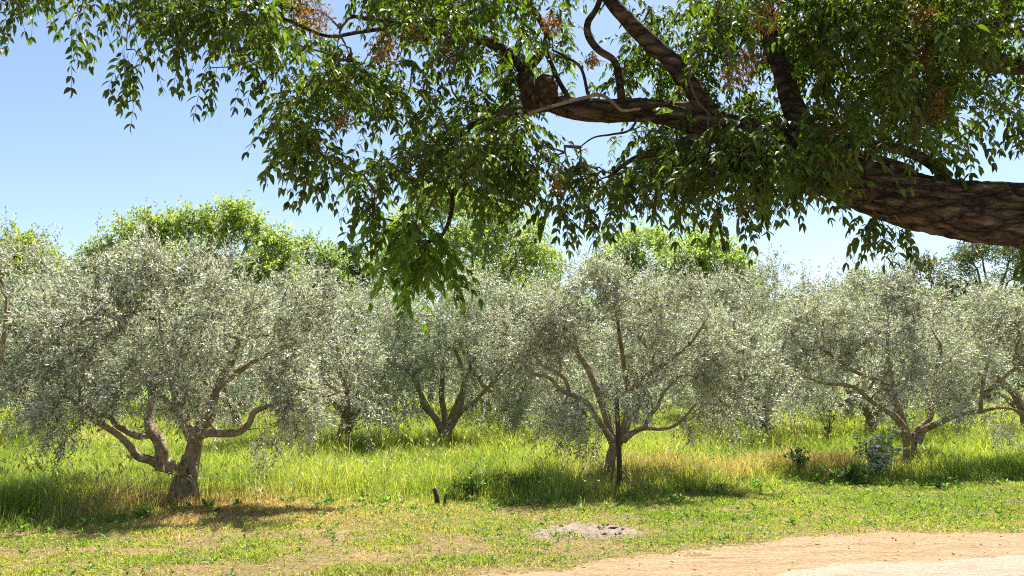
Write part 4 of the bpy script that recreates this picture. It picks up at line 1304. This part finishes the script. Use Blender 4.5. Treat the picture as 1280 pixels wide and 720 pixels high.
# pebbles and clods along the path edge
def pebbles():
    mb = Mesh()
    n = 900
    x = R.uniform(-3, 8, n); y = path_edge(x) + R.normal(-.35, .5, n)
    y = np.where(R.uniform(0, 1, n) < .35, R.uniform(5.2, 8.3, n), y)
    big = R.uniform(0, 1, n) ** 6
    s = .003 + .014 * big
    t = np.array([[1, 0, 0], [0, 1, 0], [-1, 0, 0], [0, -1, 0], [0, 0, 1], [0, 0, -1.]])
    fc = np.array([[0, 1, 4], [1, 2, 4], [2, 3, 4], [3, 0, 4], [1, 0, 5], [2, 1, 5], [3, 2, 5], [0, 3, 5]])
    c = np.stack([x, y, height(x, y) + .028 + s * .3], 1)
    V = c[:, None] + t[None] * (s[:, None, None]) * R.uniform(.6, 1.3, (n, 6, 1)) * np.array([1, 1, .65])
    F_ = (np.arange(n)[:, None, None] * 6 + fc[None]).reshape(-1, 3)
    C = jitter_col((.36, .25, .15), n, .08, .25)
    mb.add(V.reshape(-1, 3), F_, np.repeat(C, 6, 0))
    m, nt, out = new_mat('clod')
    a = N(nt, 'ShaderNodeAttribute', attribute_name='tint'); p = N(nt, 'ShaderNodeBsdfPrincipled'); p.inputs['Roughness'].default_value = .95
    nt.links.new(a.outputs['Color'], p.inputs['Base Color']); nt.links.new(p.outputs[0], out.inputs[0])
    tag(mb.build('pebbles', m, smooth=False), 'small stones and earth clods scattered along the sandy path', 'pebbles', kind='stuff')


pebbles()


def fallen_leaves():
    mb = Mesh()
    n = 220
    x = R.uniform(-5, 7, n); y = R.uniform(5.4, 10.2, n)
    a = R.uniform(0, 6.28, n)
    P = np.stack([x, y, height(x, y) + np.where(y < path_edge(x), .045, .03)], 1)
    D = unit(np.stack([np.cos(a), np.sin(a), R.normal(.15, .2, n)], 1))
    add_leaves(mb, P, D, R.uniform(.03, .065, n), R.uniform(.014, .026, n), jitter_col((.22, .13, .06), n, .15, .35), spin=np.array([0, 0, 1.0]) + R.normal(0, .3, (n, 3)), detail=True)
    tag(mb.build('fallen_leaves', M_DRYLEAF), 'small dry brown leaves lying on the path and mown grass', 'leaf litter', kind='stuff')


fallen_leaves()

# ------------------------------------------------------------------ sky, sun, camera
SUN_EL, SUN_AZ = rad(60), rad(20)
w = bpy.data.worlds.new('World'); scene.world = w; w.use_nodes = True
nt = w.node_tree; nt.nodes.clear()
sky = nt.nodes.new('ShaderNodeTexSky'); sky.sky_type = 'NISHITA'; sky.sun_disc = False
sky.sun_elevation = SUN_EL; sky.sun_rotation = SUN_AZ
sky.air_density = 1.0; sky.dust_density = .6; sky.ozone_density = 1.0
bg = nt.nodes.new('ShaderNodeBackground'); bg.inputs[1].default_value = .058
wo = nt.nodes.new('ShaderNodeOutputWorld')
nt.links.new(sky.outputs[0], bg.inputs[0]); nt.links.new(bg.outputs[0], wo.inputs[0])
sl = bpy.data.lights.new('sun', 'SUN'); sl.energy = 5.0; sl.angle = rad(.53); sl.color = (1, .96, .89)
so = bpy.data.objects.new('sun', sl); COL.objects.link(so)
dv = Vector((math.sin(SUN_AZ) * math.cos(SUN_EL), math.cos(SUN_AZ) * math.cos(SUN_EL), math.sin(SUN_EL)))
so.rotation_euler = dv.to_track_quat('Z', 'Y').to_euler()
so.location = (0, 0, 30)

cam = bpy.data.cameras.new('camera'); co = bpy.data.objects.new('camera', cam); COL.objects.link(co)
cam.sensor_width = 36; cam.lens = 36 * F / 1280; cam.clip_end = 3000; cam.clip_start = .05
co.location = (0, 0, CAMZ); co.rotation_euler = (rad(90) + PITCH, 0, 0)
scene.camera = co

vs = scene.view_settings
vs.view_transform = 'Standard'; vs.look = 'None'; vs.exposure = 1.65; vs.gamma = 1; vs.use_curve_mapping = False
cy = scene.cycles
cy.max_bounces = 6; cy.diffuse_bounces = 4; cy.glossy_bounces = 2; cy.transmission_bounces = 4
cy.use_denoising = False
cy.filter_width = 1.1
